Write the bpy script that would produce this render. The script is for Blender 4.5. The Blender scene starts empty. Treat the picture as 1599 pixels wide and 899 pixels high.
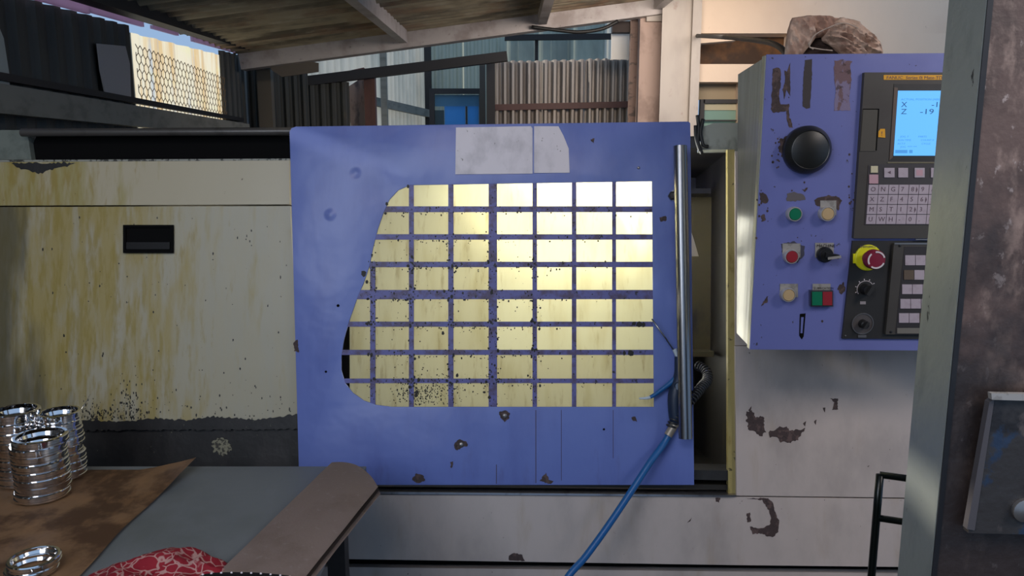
import bpy, bmesh, math, random
from mathutils import Vector, Matrix, noise
random.seed(7)
C = bpy.context.scene.collection
F, PITCH, H = 1200.0, math.radians(9.5), 1.5
cs, sn = math.cos(PITCH), math.sin(PITCH)
# ---------------------------------------------------------------- camera
cam = bpy.data.objects.new('camera', bpy.data.cameras.new('camera')); C.objects.link(cam)
cam.location = (0, 0, H); cam.rotation_euler = (math.radians(90) - PITCH, 0, 0)
cam.data.sensor_width = 36; cam.data.lens = F / 1599 * 36; cam.data.clip_start = 0.02
bpy.context.scene.camera = cam
# ---------------------------------------------------------------- world and exposure
W = bpy.data.worlds.new('sky'); bpy.context.scene.world = W; W.use_nodes = True
bg = W.node_tree.nodes['Background']; bg.inputs[0].default_value = (0.44, 0.66, 1.0, 1); bg.inputs[1].default_value = 0.7
vs = bpy.context.scene.view_settings
vs.view_transform = 'Standard'; vs.look = 'None'; vs.gamma = 1; vs.use_curve_mapping = False; vs.exposure = 0.0
# ---------------------------------------------------------------- lamps and added fill lights
def area(name, loc, target, sx, sy, energy, col):
    l = bpy.data.lights.new(name, 'AREA'); l.shape = 'RECTANGLE'; l.size = sx; l.size_y = sy; l.energy = energy; l.color = col
    o = bpy.data.objects.new(name, l); C.objects.link(o); o.location = loc
    d = Vector(target) - Vector(loc); o.rotation_euler = d.to_track_quat('-Z', 'Y').to_euler()
    return o
sl = bpy.data.lights.new('sun', 'SUN'); sl.energy = 3.2; sl.angle = .02; sl.color = (1, .93, .8)
so_ = bpy.data.objects.new('sun', sl); C.objects.link(so_); so_.rotation_euler = Vector((1, -.03, -.42)).to_track_quat('-Z', 'Y').to_euler()
area('hall_light_right', (2.0, 0.1, 2.75), (0.3, 2.1, 1.0), 0.9, 0.5, 32, (1.0, 0.88, 0.8))
area('cool_fill_left', (-1.5, -0.5, 1.95), (-0.5, 2.1, 1.6), 1.4, 0.9, 26, (0.82, 0.89, 1.0))  # unseen area light added for cool daylight from the left, no doorway here
area('warm_fill_middle', (-0.5, -0.5, 2.8), (-0.4, 2.0, 0.8), 1.2, 0.4, 17, (1.0, 0.9, 0.84))  # added warm fill above the camera for the low left, no real lamp
area('far_shed_fill', (1.25, 5.0, 2.5), (0.7, 8.0, 1.9), 1.4, 0.4, 40, (1.0, 0.86, 0.74))  # added unseen area light to brighten and side-shade the far sheds
# ---------------------------------------------------------------- pixel helpers
def ray(px, py):
    x, y = px - 799.5, 449.5 - py
    return Vector((x, F * cs + y * sn, -F * sn + y * cs))
CAMP = Vector((0, 0, H))
def onY(px, py, Y): d = ray(px, py); return CAMP + d * (Y / d.y)
def onZ(px, py, z): d = ray(px, py); return CAMP + d * ((z - H) / d.z)
def onX(px, py, X): d = ray(px, py); return CAMP + d * (X / d.x)
class Plane:
    def __init__(s, p, n, u=None):
        s.p = Vector(p); s.n = Vector(n).normalized()
        s.u = (Vector(u) if u else Vector((0, 0, 1)).cross(s.n)).normalized()
        s.v = s.n.cross(s.u).normalized()
    def hit(s, px, py, off=0):
        d = ray(px, py); q = s.p + s.n * off
        return CAMP + d * ((q - CAMP).dot(s.n) / d.dot(s.n))
    def uv(s, w): return Vector(((w - s.p).dot(s.u), (w - s.p).dot(s.v)))
    def w(s, u, v, off=0): return s.p + s.u * u + s.v * v + s.n * off
lean = math.radians(10); yaw = math.radians(3.0)
nM = Vector((-math.sin(yaw) * math.cos(lean), -math.cos(yaw) * math.cos(lean), math.sin(lean)))
MP = Plane(onY(790, 757, 2.10), nM)              # front plane of the lathe, leaning back
CP = Plane((0.9, 1.85, 1.4), (0, -1, 0))         # front plane of the control cabinet
# ---------------------------------------------------------------- materials
def lin(h):
    h = h.lstrip('#'); v = [int(h[i:i+2], 16) / 255 for i in (0, 2, 4)]
    return tuple((x / 12.92 if x <= .04045 else ((x + .055) / 1.055) ** 2.4) for x in v) + (1,)
MC = {}
def mat(name, col, rough=.5, metal=0, layers=(), bump=None, emit=None, trans=None, spec=None):
    if name in MC: return MC[name]
    m = bpy.data.materials.new(name); m.use_nodes = True; nt = m.node_tree; N = nt.nodes; L = nt.links
    b = N['Principled BSDF']; b.inputs['Roughness'].default_value = rough; b.inputs['Metallic'].default_value = metal
    if spec is not None: b.inputs['Specular IOR Level'].default_value = spec
    cur = None; base = lin(col); b.inputs['Base Color'].default_value = base
    tc = N.new('ShaderNodeTexCoord')
    rcur = None
    if layers:     # each piece gets its own patch of the pattern
        oi = N.new('ShaderNodeObjectInfo'); jm = N.new('ShaderNodeMath'); jm.operation = 'MULTIPLY'; jm.inputs[1].default_value = 7.3
        L.new(oi.outputs['Random'], jm.inputs[0]); jit = N.new('ShaderNodeVectorMath'); jit.operation = 'ADD'
        L.new(tc.outputs['Object'], jit.inputs[0]); L.new(jm.outputs[0], jit.inputs[1])
    for la in layers:
        # (scale xyz, lo, hi, colour, amount, [gradient (axis, a, b)], [roughness])
        mp = N.new('ShaderNodeMapping'); mp.inputs['Scale'].default_value = la[0]
        mp.inputs['Location'].default_value = (len(MC) * 1.7, 3.1 * len(MC), 2.3)
        L.new(jit.outputs[0], mp.inputs[0])
        nz = N.new('ShaderNodeTexNoise'); nz.inputs['Scale'].default_value = 1; nz.inputs['Detail'].default_value = 5; nz.inputs['Roughness'].default_value = .6
        L.new(mp.outputs[0], nz.inputs[0])
        mr = N.new('ShaderNodeMapRange'); mr.interpolation_type = 'SMOOTHSTEP'
        mr.inputs[1].default_value = la[1]; mr.inputs[2].default_value = la[2]; mr.inputs[3].default_value = 0; mr.inputs[4].default_value = la[4]
        f = nz.outputs[0]
        if len(la) > 5 and la[5]:
            ax, a, bb = la[5]
            sx = N.new('ShaderNodeSeparateXYZ'); L.new(tc.outputs['Generated'], sx.inputs[0])
            g = N.new('ShaderNodeMapRange'); g.inputs[1].default_value = a; g.inputs[2].default_value = bb; g.inputs[3].default_value = 0; g.inputs[4].default_value = 1
            L.new(sx.outputs[ax], g.inputs[0])
            ad = N.new('ShaderNodeMath'); ad.operation = 'MULTIPLY_ADD'      # noise + (g-1)*0.4
            sb = N.new('ShaderNodeMath'); sb.operation = 'SUBTRACT'; L.new(g.outputs[0], sb.inputs[0]); sb.inputs[1].default_value = 1
            L.new(sb.outputs[0], ad.inputs[0]); ad.inputs[1].default_value = .45; L.new(f, ad.inputs[2]); f = ad.outputs[0]
        L.new(f, mr.inputs[0])
        mx = N.new('ShaderNodeMix'); mx.data_type = 'RGBA'
        L.new(mr.outputs[0], mx.inputs[0])
        if cur: L.new(cur, mx.inputs[6])
        else: mx.inputs[6].default_value = base
        mx.inputs[7].default_value = lin(la[3]); cur = mx.outputs[2]
        if len(la) > 6:
            rm = N.new('ShaderNodeMix'); L.new(mr.outputs[0], rm.inputs[0])
            if rcur: L.new(rcur, rm.inputs[2])
            else: rm.inputs[2].default_value = rough
            rm.inputs[3].default_value = la[6]; rcur = rm.outputs[0]
    if cur: L.new(cur, b.inputs['Base Color'])
    if rcur: L.new(rcur, b.inputs['Roughness'])
    if bump:
        nz = N.new('ShaderNodeTexNoise'); nz.inputs['Detail'].default_value = 4; nz.inputs['Scale'].default_value = 1
        mp = N.new('ShaderNodeMapping'); s = bump[0]; mp.inputs['Scale'].default_value = s if isinstance(s, tuple) else (s, s, s)
        L.new(tc.outputs['Object'], mp.inputs[0]); L.new(mp.outputs[0], nz.inputs[0])
        bp = N.new('ShaderNodeBump'); bp.inputs['Strength'].default_value = 1; bp.inputs['Distance'].default_value = bump[1]
        L.new(nz.outputs[0], bp.inputs['Height']); L.new(bp.outputs[0], b.inputs['Normal'])
    if emit:
        b.inputs['Emission Color'].default_value = lin(emit[0]); b.inputs['Emission Strength'].default_value = emit[1]
    if trans:
        out = N['Material Output']; t = N.new('ShaderNodeBsdfTranslucent')
        if cur: L.new(cur, t.inputs[0])
        else: t.inputs[0].default_value = base
        ms = N.new('ShaderNodeMixShader'); ms.inputs[0].default_value = trans
        L.new(b.outputs[0], ms.inputs[1]); L.new(t.outputs[0], ms.inputs[2]); L.new(ms.outputs[0], out.inputs[0])
    MC[name] = m; return m
# ---------------------------------------------------------------- object helpers
def tag(o, label=None, cat=None, group=None, kind=None):
    if label: o['label'] = label
    if cat: o['category'] = cat
    if group: o['group'] = group
    if kind: o['kind'] = kind
    return o
def empty(name, loc, label=None, cat=None, group=None, kind=None, parent=None):
    o = bpy.data.objects.new(name, None); o.empty_display_size = .05; C.objects.link(o); o.location = loc
    o['wl'] = list(loc)
    if parent: o.parent = parent; o.location = Vector(loc) - Vector(parent['wl'])
    return tag(o, label, cat, group, kind)
def link(name, bm, m, parent=None, label=None, cat=None, group=None, kind=None, smooth=False, bevel=0):
    vs_ = [v.co for v in bm.verts]
    lo = Vector([min(v[i] for v in vs_) for i in range(3)]); hi = Vector([max(v[i] for v in vs_) for i in range(3)])
    c = (lo + hi) / 2
    for v in bm.verts: v.co -= c
    if bevel:
        bmesh.ops.bevel(bm, geom=[e for e in bm.edges if len(e.link_faces) == 2 and e.calc_face_angle(0) > .6], offset=bevel, segments=2, affect='EDGES', profile=.5)
    bmesh.ops.recalc_face_normals(bm, faces=bm.faces)
    me = bpy.data.meshes.new(name); bm.to_mesh(me); bm.free(); me.materials.append(m)
    if smooth:
        for p in me.polygons: p.use_smooth = True
        if smooth is not True: me.set_sharp_from_angle(angle=smooth)
    o = bpy.data.objects.new(name, me); C.objects.link(o); o['wl'] = list(c)
    if parent: o.parent = parent; o.location = c - Vector(parent['wl'])
    else: o.location = c
    return tag(o, label, cat, group, kind)
def dup(o, loc, parent=None, label=None, group=None):
    r = o.copy(); C.objects.link(r); r.location = loc
    if parent: r.parent = parent
    if label: r['label'] = label
    if group: r['group'] = group
    return r
def prism_bm(pts, n, thick, bm=None):
    """front outline pts (world) extruded by thick against n"""
    bm = bm or bmesh.new(); n = Vector(n)
    f = [bm.verts.new(p) for p in pts]; k = [bm.verts.new(Vector(p) - n * thick) for p in pts]
    bm.faces.new(f); bm.faces.new(k[::-1])
    for i in range(len(f)):
        j = (i + 1) % len(f); bm.faces.new((f[i], k[i], k[j], f[j]))
    return bm
def plate(name, pix, pl, thick, m, parent=None, off=0, **kw):
    return link(name, prism_bm([pl.hit(x, y, off) for x, y in pix], pl.n, thick), m, parent, **kw)
def rect(x0, y0, x1, y1): return [(x0, y0), (x1, y0), (x1, y1), (x0, y1)]
def box_bm(lo, hi, bm=None):
    bm = bm or bmesh.new()
    v = [bm.verts.new((x, y, z)) for x in (lo[0], hi[0]) for y in (lo[1], hi[1]) for z in (lo[2], hi[2])]
    for q in ((0,1,3,2),(4,6,7,5),(0,4,5,1),(2,3,7,6),(0,2,6,4),(1,5,7,3)): bm.faces.new([v[i] for i in q])
    return bm
def beam_bm(p0, p1, w, h, up=(0, 0, 1), bm=None):
    bm = bm or bmesh.new(); p0 = Vector(p0); p1 = Vector(p1); d = (p1 - p0).normalized()
    s = d.cross(Vector(up)).normalized(); t = s.cross(d).normalized()
    a = []
    for p in (p0, p1):
        for i, j in ((-1,-1),(1,-1),(1,1),(-1,1)): a.append(bm.verts.new(p + s * (i * w / 2) + t * (j * h / 2)))
    bm.faces.new(a[3::-1]); bm.faces.new(a[4:])
    for i in range(4):
        j = (i + 1) % 4; bm.faces.new((a[i], a[j], a[4 + j], a[4 + i]))
    return bm
def smooth_path(pts, k=8):
    pts = [Vector(p) for p in pts]; out = []
    P = [pts[0] * 2 - pts[1]] + pts + [pts[-1] * 2 - pts[-2]]
    for i in range(1, len(P) - 2):
        for s in range(k):
            t = s / k; a, b, c, d = P[i-1], P[i], P[i+1], P[i+2]
            out.append(.5 * ((2*b) + (c - a)*t + (2*a - 5*b + 4*c - d)*t*t + (3*b - a - 3*c + d)*t**3))
    out.append(pts[-1]); return out
def tube_bm(path, r, seg=12, bm=None, flat=1.0):
    bm = bm or bmesh.new(); rings = []; n = len(path)
    rad = r if callable(r) else (lambda t: r)
    d = (path[1] - path[0]).normalized(); a = d.orthogonal().normalized()
    for i, p in enumerate(path):
        d = (path[min(i+1, n-1)] - path[max(i-1, 0)]).normalized()
        a = (a - d * a.dot(d)).normalized(); b = d.cross(a)
        R = rad(i / (n - 1))
        rings.append([bm.verts.new(p + (a * math.cos(q) + b * math.sin(q) * flat) * R) for q in [2*math.pi*k/seg for k in range(seg)]])
    for x, y in zip(rings, rings[1:]):
        for k in range(seg): bm.faces.new((x[k], x[(k+1) % seg], y[(k+1) % seg], y[k]))
    bm.faces.new(rings[0][::-1]); bm.faces.new(rings[-1]); return bm
def lathe_bm(c, axis, prof, seg=32, closed=False, bm=None, sx=1, jit=0):
    """prof: (r, h) from base outwards; closed joins last to first (rings)"""
    bm = bm or bmesh.new(); c = Vector(c); ax = Vector(axis).normalized()
    a = Vector((1, 0, 0)) if abs(ax.x) < .9 else Vector((0, 1, 0)); a = (a - ax * a.dot(ax)).normalized(); b = ax.cross(a)
    rings = []
    for r, h in prof:
        if r < 1e-6: rings.append([bm.verts.new(c + ax * h)])
        else: rings.append([bm.verts.new(c + ax * h + (a * math.cos(q) * sx + b * math.sin(q)) * r) for q in [2*math.pi*k/seg for k in range(seg)]])
    prs = list(zip(rings, rings[1:])) + ([(rings[-1], rings[0])] if closed else [])
    for x, y in prs:
        for k in range(seg):
            j = (k + 1) % seg
            if len(x) == 1 and len(y) == 1: continue
            if len(x) == 1: bm.faces.new((x[0], y[k], y[j]))
            elif len(y) == 1: bm.faces.new((x[k], x[j], y[0]))
            else: bm.faces.new((x[k], x[j], y[j], y[k]))
    return bm
def sheet_bm(a, b, c, d, waves, amp, n, trap=True, per=8, rows=1, thick=.0):
    """corrugated sheet, corners a(top-left) b(top-right) c(bottom-right) d(bottom-left); ridges run top to bottom"""
    bm = bmesh.new(); a, b, c, d = map(Vector, (a, b, c, d)); n = Vector(n).normalized(); N_ = waves * per
    g = []
    for i in range(N_ + 1):
        t = i / N_; ph = (i % per) / per
        if trap: h = max(0, min(1, (.36 - abs(ph - .5)) * 6)) 
        else: h = .5 + .5 * math.sin(2 * math.pi * ph)
        o = n * amp * h
        g.append([bm.verts.new((a.lerp(b, t)).lerp(d.lerp(c, t), r / rows) + o) for r in range(rows + 1)])
    for x, y in zip(g, g[1:]):
        for r in range(rows): bm.faces.new((x[r], y[r], y[r+1], x[r+1]))
    if thick:
        bmesh.ops.solidify(bm, geom=bm.faces[:], thickness=thick)
    return bm
def clip(poly, x0, y0, x1, y1):
    def cl(P, ins, inter):
        o = []
        for i in range(len(P)):
            p, q = P[i-1], P[i]
            if ins(q):
                if not ins(p): o.append(inter(p, q))
                o.append(q)
            elif ins(p): o.append(inter(p, q))
        return o
    def ix(v): return lambda p, q: (v, p[1] + (q[1]-p[1]) * (v-p[0]) / (q[0]-p[0]))
    def iy(v): return lambda p, q: (p[0] + (q[0]-p[0]) * (v-p[1]) / (q[1]-p[1]), v)
    for ins, it in ((lambda p: p[0] >= x0, ix(x0)), (lambda p: p[0] <= x1, ix(x1)), (lambda p: p[1] >= y0, iy(y0)), (lambda p: p[1] <= y1, iy(y1))):
        if not poly: return []
        poly = cl(poly, ins, it)
    o = []
    for p in poly:
        if not o or abs(p[0]-o[-1][0]) + abs(p[1]-o[-1][1]) > .05: o.append(p)
    if len(o) > 1 and abs(o[0][0]-o[-1][0]) + abs(o[0][1]-o[-1][1]) < .05: o.pop()
    return o
def ragged(pix, amp=1.2, step=3.0, seed=0):
    out = []; rnd = random.Random(seed + int(pix[0][0] * 7 + pix[0][1]))
    for i in range(len(pix)):
        p, q = pix[i], pix[(i+1) % len(pix)]; L_ = math.hypot(q[0]-p[0], q[1]-p[1]); k = max(1, int(L_ / step))
        nx, ny = -(q[1]-p[1]) / (L_ + 1e-6), (q[0]-p[0]) / (L_ + 1e-6)
        for j in range(k):
            t = j / k; a = rnd.uniform(-amp, amp) if 1 else 0
            out.append((p[0] + (q[0]-p[0]) * t + nx * a, p[1] + (q[1]-p[1]) * t + ny * a))
    return out
def text(name, s, pl, px, py, hpx, m, parent, off=.001, wscale=1.0, align='LEFT', label=None):
    """hpx: capital height in pixels at that place; px,py: baseline start"""
    cu = bpy.data.curves.new(name, 'FONT'); cu.body = s; cu.align_x = align; cu.extrude = .00015; cu.resolution_u = 2
    p = pl.hit(px, py, off); q = pl.hit(px, py - hpx, off); h = (q - p).length
    cu.size = h / .69
    to = bpy.data.objects.new(name, cu); dg = bpy.context.evaluated_depsgraph_get()
    me = bpy.data.meshes.new_from_object(to); bpy.data.objects.remove(to); bpy.data.curves.remove(cu)
    M_ = Matrix((pl.u * wscale, pl.v, pl.n)).transposed()
    for v in me.vertices: v.co = M_ @ v.co
    me.materials.append(m); o = bpy.data.objects.new(name, me); C.objects.link(o); o['wl'] = list(p)
    o.parent = parent; o.location = p - Vector(parent['wl'])
    if label: o['label'] = label
    return o
# ================================================================ materials
M_blue = mat('blue_paint', '#6373b2', .36, 0, [((9, 9, 2), .45, .75, '#4f5a9a', .5), ((26, 26, 1.6), .56, .76, '#54507e', .5, (2, .38, .05)), ((60, 60, 50), .70, .715, '#4a3b40', .9, (2, .8, -.3), .7)], bump=(3.2, .012))
M_bar = mat('dirty_blue_bar', '#5c5c96', .5, 0, [((30, 30, 30), .42, .66, '#4a3a4e', .85), ((90, 90, 90), .6, .66, '#1f1a18', .9)], bump=(60, .0005))
M_cabblue = mat('blue_cabinet_paint', '#676da6', .42, 0, [((8, 8, 4), .45, .75, '#5c5f94', .6), ((70, 70, 60), .69, .705, '#3a3434', .9, None, .8)], bump=(5, .004))
M_bare = mat('bare_primer', '#3c2e2c', .75, 0, [((60, 60, 60), .5, .62, '#5e4a46', .7), ((150, 150, 150), .6, .64, '#241c1a', .8)], bump=(200, .0006))
M_bare2 = mat('rust_primer', '#6a5256', .75, 0, [((40, 40, 20), .5, .55, '#7b7290', .8), ((50, 50, 50), .55, .62, '#3c2c2c', .8)], bump=(200, .0006))
M_cream = mat('stained_cream_paint', '#a39c86', .42, 0, [
    ((30, 30, .6), .42, .62, '#a09c8c', .5), ((22, 22, .3), .32, .62, '#9a8848', .75, (0, 1.5, .5)), ((60, 60, .4), .42, .64, '#8c7a34', .65, (0, 1.3, .45)),
    ((5, 5, .5), .22, .42, '#4c493b', .8, (0, .40, .12)),  # left-end darkening: dirt and shade painted into the colour
    ((120, 120, 55), .64, .665, '#20211c', .9, (2, .42, .0)), ((40, 40, 18), .66, .685, '#25241c', .9, (2, .6, .0)), ((60, 60, 60), .72, .73, '#4a4032', .8)], bump=(4, .004))
M_cream2 = mat('upper_cream_paint', '#aca289', .4, 0, [
    ((22, 22, .5), .34, .62, '#938848', .7, (0, .9, .3)), ((60, 60, .8), .42, .64, '#8f7a34', .65, (0, .85, .3)), ((60, 60, 60), .72, .73, '#4a4032', .8)], bump=(4, .004))
M_body = mat('body_cream_paint', '#b4a8a1', .42, 0, [((6, 6, 3), .42, .75, '#938a84', .7), ((12, 12, 1.5), .55, .78, '#96805e', .45), ((75, 75, 75), .71, .72, '#3a2f2b', .9, None, .8)], bump=(3, .004))
M_legend = mat('legend_silver', '#a39e98', .4, .3, [((60, 60, 60), .5, .6, '#7d7872', .6)])
M_grime = mat('black_grime', '#201f1f', .5, 0, [((14, 14, 3), .45, .7, '#33302f', .7), ((90, 90, 90), .68, .70, '#6e6a58', .6)], bump=(20, .002))
M_dark = mat('dark_void_metal', '#0d0c0b', .6, 0, [((8, 8, 8), .45, .7, '#1a1712', .7)])
M_yellow = mat('coolant_yellow_edge', '#988b58', .4, 0, [((20, 20, 8), .5, .7, '#6b5a22', .8), ((60, 60, 60), .63, .67, '#2a2312', .8)], bump=(40, .001))
M_pane = mat('yellowed_pane', '#e2dfc6', .35, 0, [((20, 20, 2.0), .45, .72, '#d4ccaa', .5), ((60, 60, 2.5), .56, .72, '#b5a672', .35), ((110, 110, 80), .645, .67, '#2a2410', .95, (2, 1.1, -.5))], bump=(30, .0008), trans=.72)
M_paneD = mat('yellowed_dirty_pane', '#d6d2b8', .35, 0, [((20, 20, 2.0), .45, .72, '#c6be98', .6), ((60, 60, 3), .54, .72, '#a09060', .45), ((90, 90, 55), .56, .59, '#1d1a10', .95, (2, 1.2, -.8))], bump=(30, .0008), trans=.72)
M_chrome = mat('worn_chrome', '#8b8b8e', .3, 1, [((30, 30, 3), .5, .75, '#77746f', .6, None, .4)])
M_ring = mat('polished_bearing_steel', '#e6e4e4', .09, 1)
M_rail = mat('rail_steel', '#9a989c', .28, .9, [((30, 10, 10), .5, .7, '#5a5654', .6)])
M_plate = mat('pale_label_plate', '#d3cbcf', .45, 0, [((12, 12, 8), .45, .7, '#a8a2a6', .7), ((90, 90, 60), .68, .7, '#54483e', .7)])
M_side = mat('cabinet_side_paint', '#a6a59a', .2, .35, [((60, 60, 3), .45, .7, '#8e8d80', .6, None, .3), ((120, 120, 60), .70, .715, '#4a463a', .7)], bump=(40, .0004))
M_pillar = mat('worn_grey_pillar', '#80847f', .3, .15, [((20, 20, 8), .5, .7, '#6b706c', .6, None, .4), ((70, 70, 22), .66, .69, '#23211e', .9, None, .7)], bump=(60, .0006))
M_rust = mat('rusty_brown_plate', '#5c4840', .5, 0, [((7, 7, 5), .45, .62, '#35261f', .85), ((28, 28, 16), .50, .68, '#8f786c', .7), ((60, 60, 40), .6, .68, '#b3a49e', .5), ((12, 12, 9), .6, .75, '#3a1f1d', .8), ((5, 5, 4), .26, .46, '#221c1b', .85, (2, .68, .46))], bump=(40, .002))  # last layer paints shade into the lower part of the plate
M_hatch = mat('oily_hatch', '#33302f', .4, 0, [((12, 12, 10), .5, .62, '#1c1a1c', .8), ((18, 18, 14), .6, .68, '#1e3550', .7), ((30, 30, 20), .6, .7, '#5c5350', .6)], bump=(30, .002))
M_bezel = mat('brown_grey_bezel', '#3f3b36', .5, 0, [((10, 10, 10), .45, .7, '#37322e', .7)])
M_black = mat('black_plastic', '#161617', .42)
M_blackm = mat('black_panel', '#252423', .5, 0, [((14, 14, 14), .5, .7, '#2e2b29', .7)])
M_knob = mat('matte_black_knob', '#1c1c1a', .38, 0, [((40, 40, 40), .5, .7, '#121212', .7)])
M_lineD = mat('thin_black_line', '#0a0a0a', .85, spec=.1)
M_orange = mat('amber_sticker', '#d69a1c', .5)
M_key = mat('pale_key', '#a79ba4', .5, 0, [((60, 60, 60), .5, .7, '#988a92', .6)])
M_keyB = mat('brown_key', '#5a4c3e', .5); M_keyP = mat('pinkish_key', '#b58f98', .5); M_keyY = mat('cream_key', '#c2b99a', .5)
M_keytxt = mat('key_print', '#5d4c56', .6)
M_screen = mat('lcd_screen', '#2a5f90', .3, emit=('#69b8ff', 1.0))
M_lcdtxt = mat('lcd_print', '#173a5e', .6, emit=('#2d6ca8', .45))
M_lcdfaint = mat('lcd_faint_print', '#2b5f90', .6, emit=('#4a98de', .8))
M_red = mat('red_button', '#8e2730', .35); M_green = mat('green_button', '#0f6c4c', .35); M_tan = mat('tan_button', '#b79c74', .35)
M_estop = mat('emergency_red', '#7a1e33', .35); M_yel = mat('safety_yellow', '#d2cf16', .5)
M_white = mat('white_mark', '#cfc6c8', .5)
M_hose = mat('blue_hose', '#1a5a94', .38, 0, [((14, 14, 14), .5, .7, '#154874', .6)])
M_tip = mat('pale_tip', '#b8c4cc', .4)
M_mat = mat('grey_tabletop_steel', '#676c70', .45, .1, [((3, 3, 3), .42, .7, '#545a5a', .7), ((9, 3, 9), .5, .75, '#797c86', .5)], bump=(20, .0006))
M_card = mat('oiled_cardboard', '#a07c5a', .62, 0, [((6, 6, 6), .44, .58, '#5c402c', .85), ((14, 9, 14), .5, .66, '#b58a60', .5), ((3, 3, 3), .5, .7, '#ab9080', .4)], bump=(10, .002))
M_pad = mat('dusty_brown_pad', '#a08d84', .9, 0, [((9, 9, 9), .45, .7, '#8d7a70', .7), ((60, 60, 60), .6, .7, '#b3a49c', .4)], bump=(150, .001))
M_padedge = mat('pad_edge', '#3f3530', .9)
M_iron = mat('black_iron', '#19181a', .45, 0, [((20, 20, 20), .5, .7, '#252222', .6)])
M_tubeb = mat('black_chair_tube', '#0f1512', .3, .2)
M_shed = mat('dark_shed_sheet', '#3a3a35', .6, 0, [((5, 5, 1), .42, .7, '#2a2a27', .8), ((9, 9, 4), .6, .72, '#4d4433', .5)])
M_roof = mat('sooty_roof_sheet', '#9c917a', .7, 0, [((1.2, 3, 1.2), .42, .62, '#4a443b', .85), ((2, 2, 2), .5, .66, '#7e5a44', .5), ((4, 8, 4), .5, .75, '#b3ab98', .5)])
M_beam = mat('grey_beam_paint', '#aaa3a1', .5, 0, [((4, 4, 4), .45, .7, '#7c6f6a', .7), ((30, 30, 30), .64, .7, '#4c4440', .5)])
M_beamd = mat('dark_beam', '#1d1a1a', .6)
M_girt = mat('dusty_girt', '#807d72', .6, 0, [((3, 6, 12), .45, .7, '#5c5a50', .7)])
M_post = mat('whitewashed_post', '#aaa29a', .55, 0, [((5, 5, 2), .45, .7, '#9a918a', .6), ((9, 9, 6), .62, .72, '#7d5c50', .4)])
M_wallr = mat('beige_plaster', '#d6c1ab', .8, 0, [((1.5, 1.5, 1.5), .42, .7, '#cbb49f', .6), ((12, 12, 6), .66, .7, '#9a8474', .4)], bump=(12, .003))
M_white_sheet = mat('pale_corrugated', '#d8d2c2', .55, 0, [((2, 2, .6), .45, .7, '#98a09a', .6)], trans=.25)
M_white_sheet2 = mat('pale_green_corrugated', '#aab0a0', .55, 0, [((1.2, 1.2, .6), .45, .7, '#747a72', .7)], trans=.3)
M_zinc = mat('zinc_corrugated', '#a49a90', .5, .2, [((8, 8, .8), .45, .7, '#6c6058', .7), ((30, 30, 4), .6, .7, '#4d3d33', .5)])
M_lit = mat('translucent_shed_sheet', '#e8dcc0', .5, 0, [((9, 9, .8), .44, .62, '#d8ac68', .7), ((11, 11, .6), .55, .7, '#a9b8c8', .6), ((3, 3, 9), .5, .8, '#e6e2a8', .5)], trans=.85)
M_wire = mat('hex_wire', '#6f5b44', .5, .4)
M_pinkg = mat('pinkish_flashing', '#c8b2c8', .5, trans=.6)
M_floor = mat('oily_concrete', '#3c3734', .55, 0, [((2, 2, 2), .42, .65, '#25211f', .8), ((10, 10, 10), .55, .7, '#5a4c46', .5)], bump=(20, .003))
M_rag = mat('brown_sacking', '#b89c8a', .85, 0, [((14, 14, 14), .45, .65, '#8a6656', .8), ((40, 40, 40), .55, .68, '#cdb8a8', .6)], bump=(60, .004))
M_winblue = mat('blue_window_sheet', '#86c8f8', .35, 0, trans=.85)
M_wingreen = mat('pale_green_glass', '#a6c4b4', .3, 0, trans=.6)
M_rubber = mat('black_rubber', '#121213', .55)
M_screw = mat('zinc_screw', '#8c8886', .35, .8)
M_brownframe = mat('red_brown_frame', '#5a3a32', .6, 0, [((9, 9, 3), .45, .7, '#432b28', .7)])
M_board = mat('pale_board', '#8f8078', .6, 0, [((8, 8, 3), .5, .6, '#4a4240', .7)])
# bandana: red cloth with pale curling lines
def bandana():
    m = mat('red_bandana', '#b02a3c', .8); nt = m.node_tree; N = nt.nodes; L = nt.links; b = N['Principled BSDF']
    tc = N.new('ShaderNodeTexCoord'); n1 = N.new('ShaderNodeTexNoise'); n1.inputs['Scale'].default_value = 18
    L.new(tc.outputs['Object'], n1.inputs[0])
    ad = N.new('ShaderNodeVectorMath'); ad.operation = 'MULTIPLY_ADD'; ad.inputs[1].default_value = (.07, .07, .07)
    L.new(n1.outputs[1], ad.inputs[0]); L.new(tc.outputs['Object'], ad.inputs[2])
    v = N.new('ShaderNodeTexVoronoi'); v.feature = 'DISTANCE_TO_EDGE'; v.inputs['Scale'].default_value = 38
    L.new(ad.outputs[0], v.inputs[0])
    r = N.new('ShaderNodeMapRange'); r.inputs[1].default_value = .035; r.inputs[2].default_value = .075; r.inputs[3].default_value = 1; r.inputs[4].default_value = 0
    L.new(v.outputs['Distance'], r.inputs[0]); mx = N.new('ShaderNodeMix'); mx.data_type = 'RGBA'
    mx.inputs[6].default_value = lin('#a82536'); mx.inputs[7].default_value = lin('#d3a9a2'); L.new(r.outputs[0], mx.inputs[0]); L.new(mx.outputs[2], b.inputs['Base Color'])
    return m
M_band = bandana()
# ================================================================ SETTING
_ra, _rb = onY(378, 97, 6.7), onY(1040, 9, 6.7)
Zr = lambda X: _ra.z + (_rb.z - _ra.z) * (X - _ra.x) / (_rb.x - _ra.x) + .02          # roof height over X
tag(link('floor', box_bm((-3.2, -3, -.1), (5, 14, 0)), M_floor), kind='structure')
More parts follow.
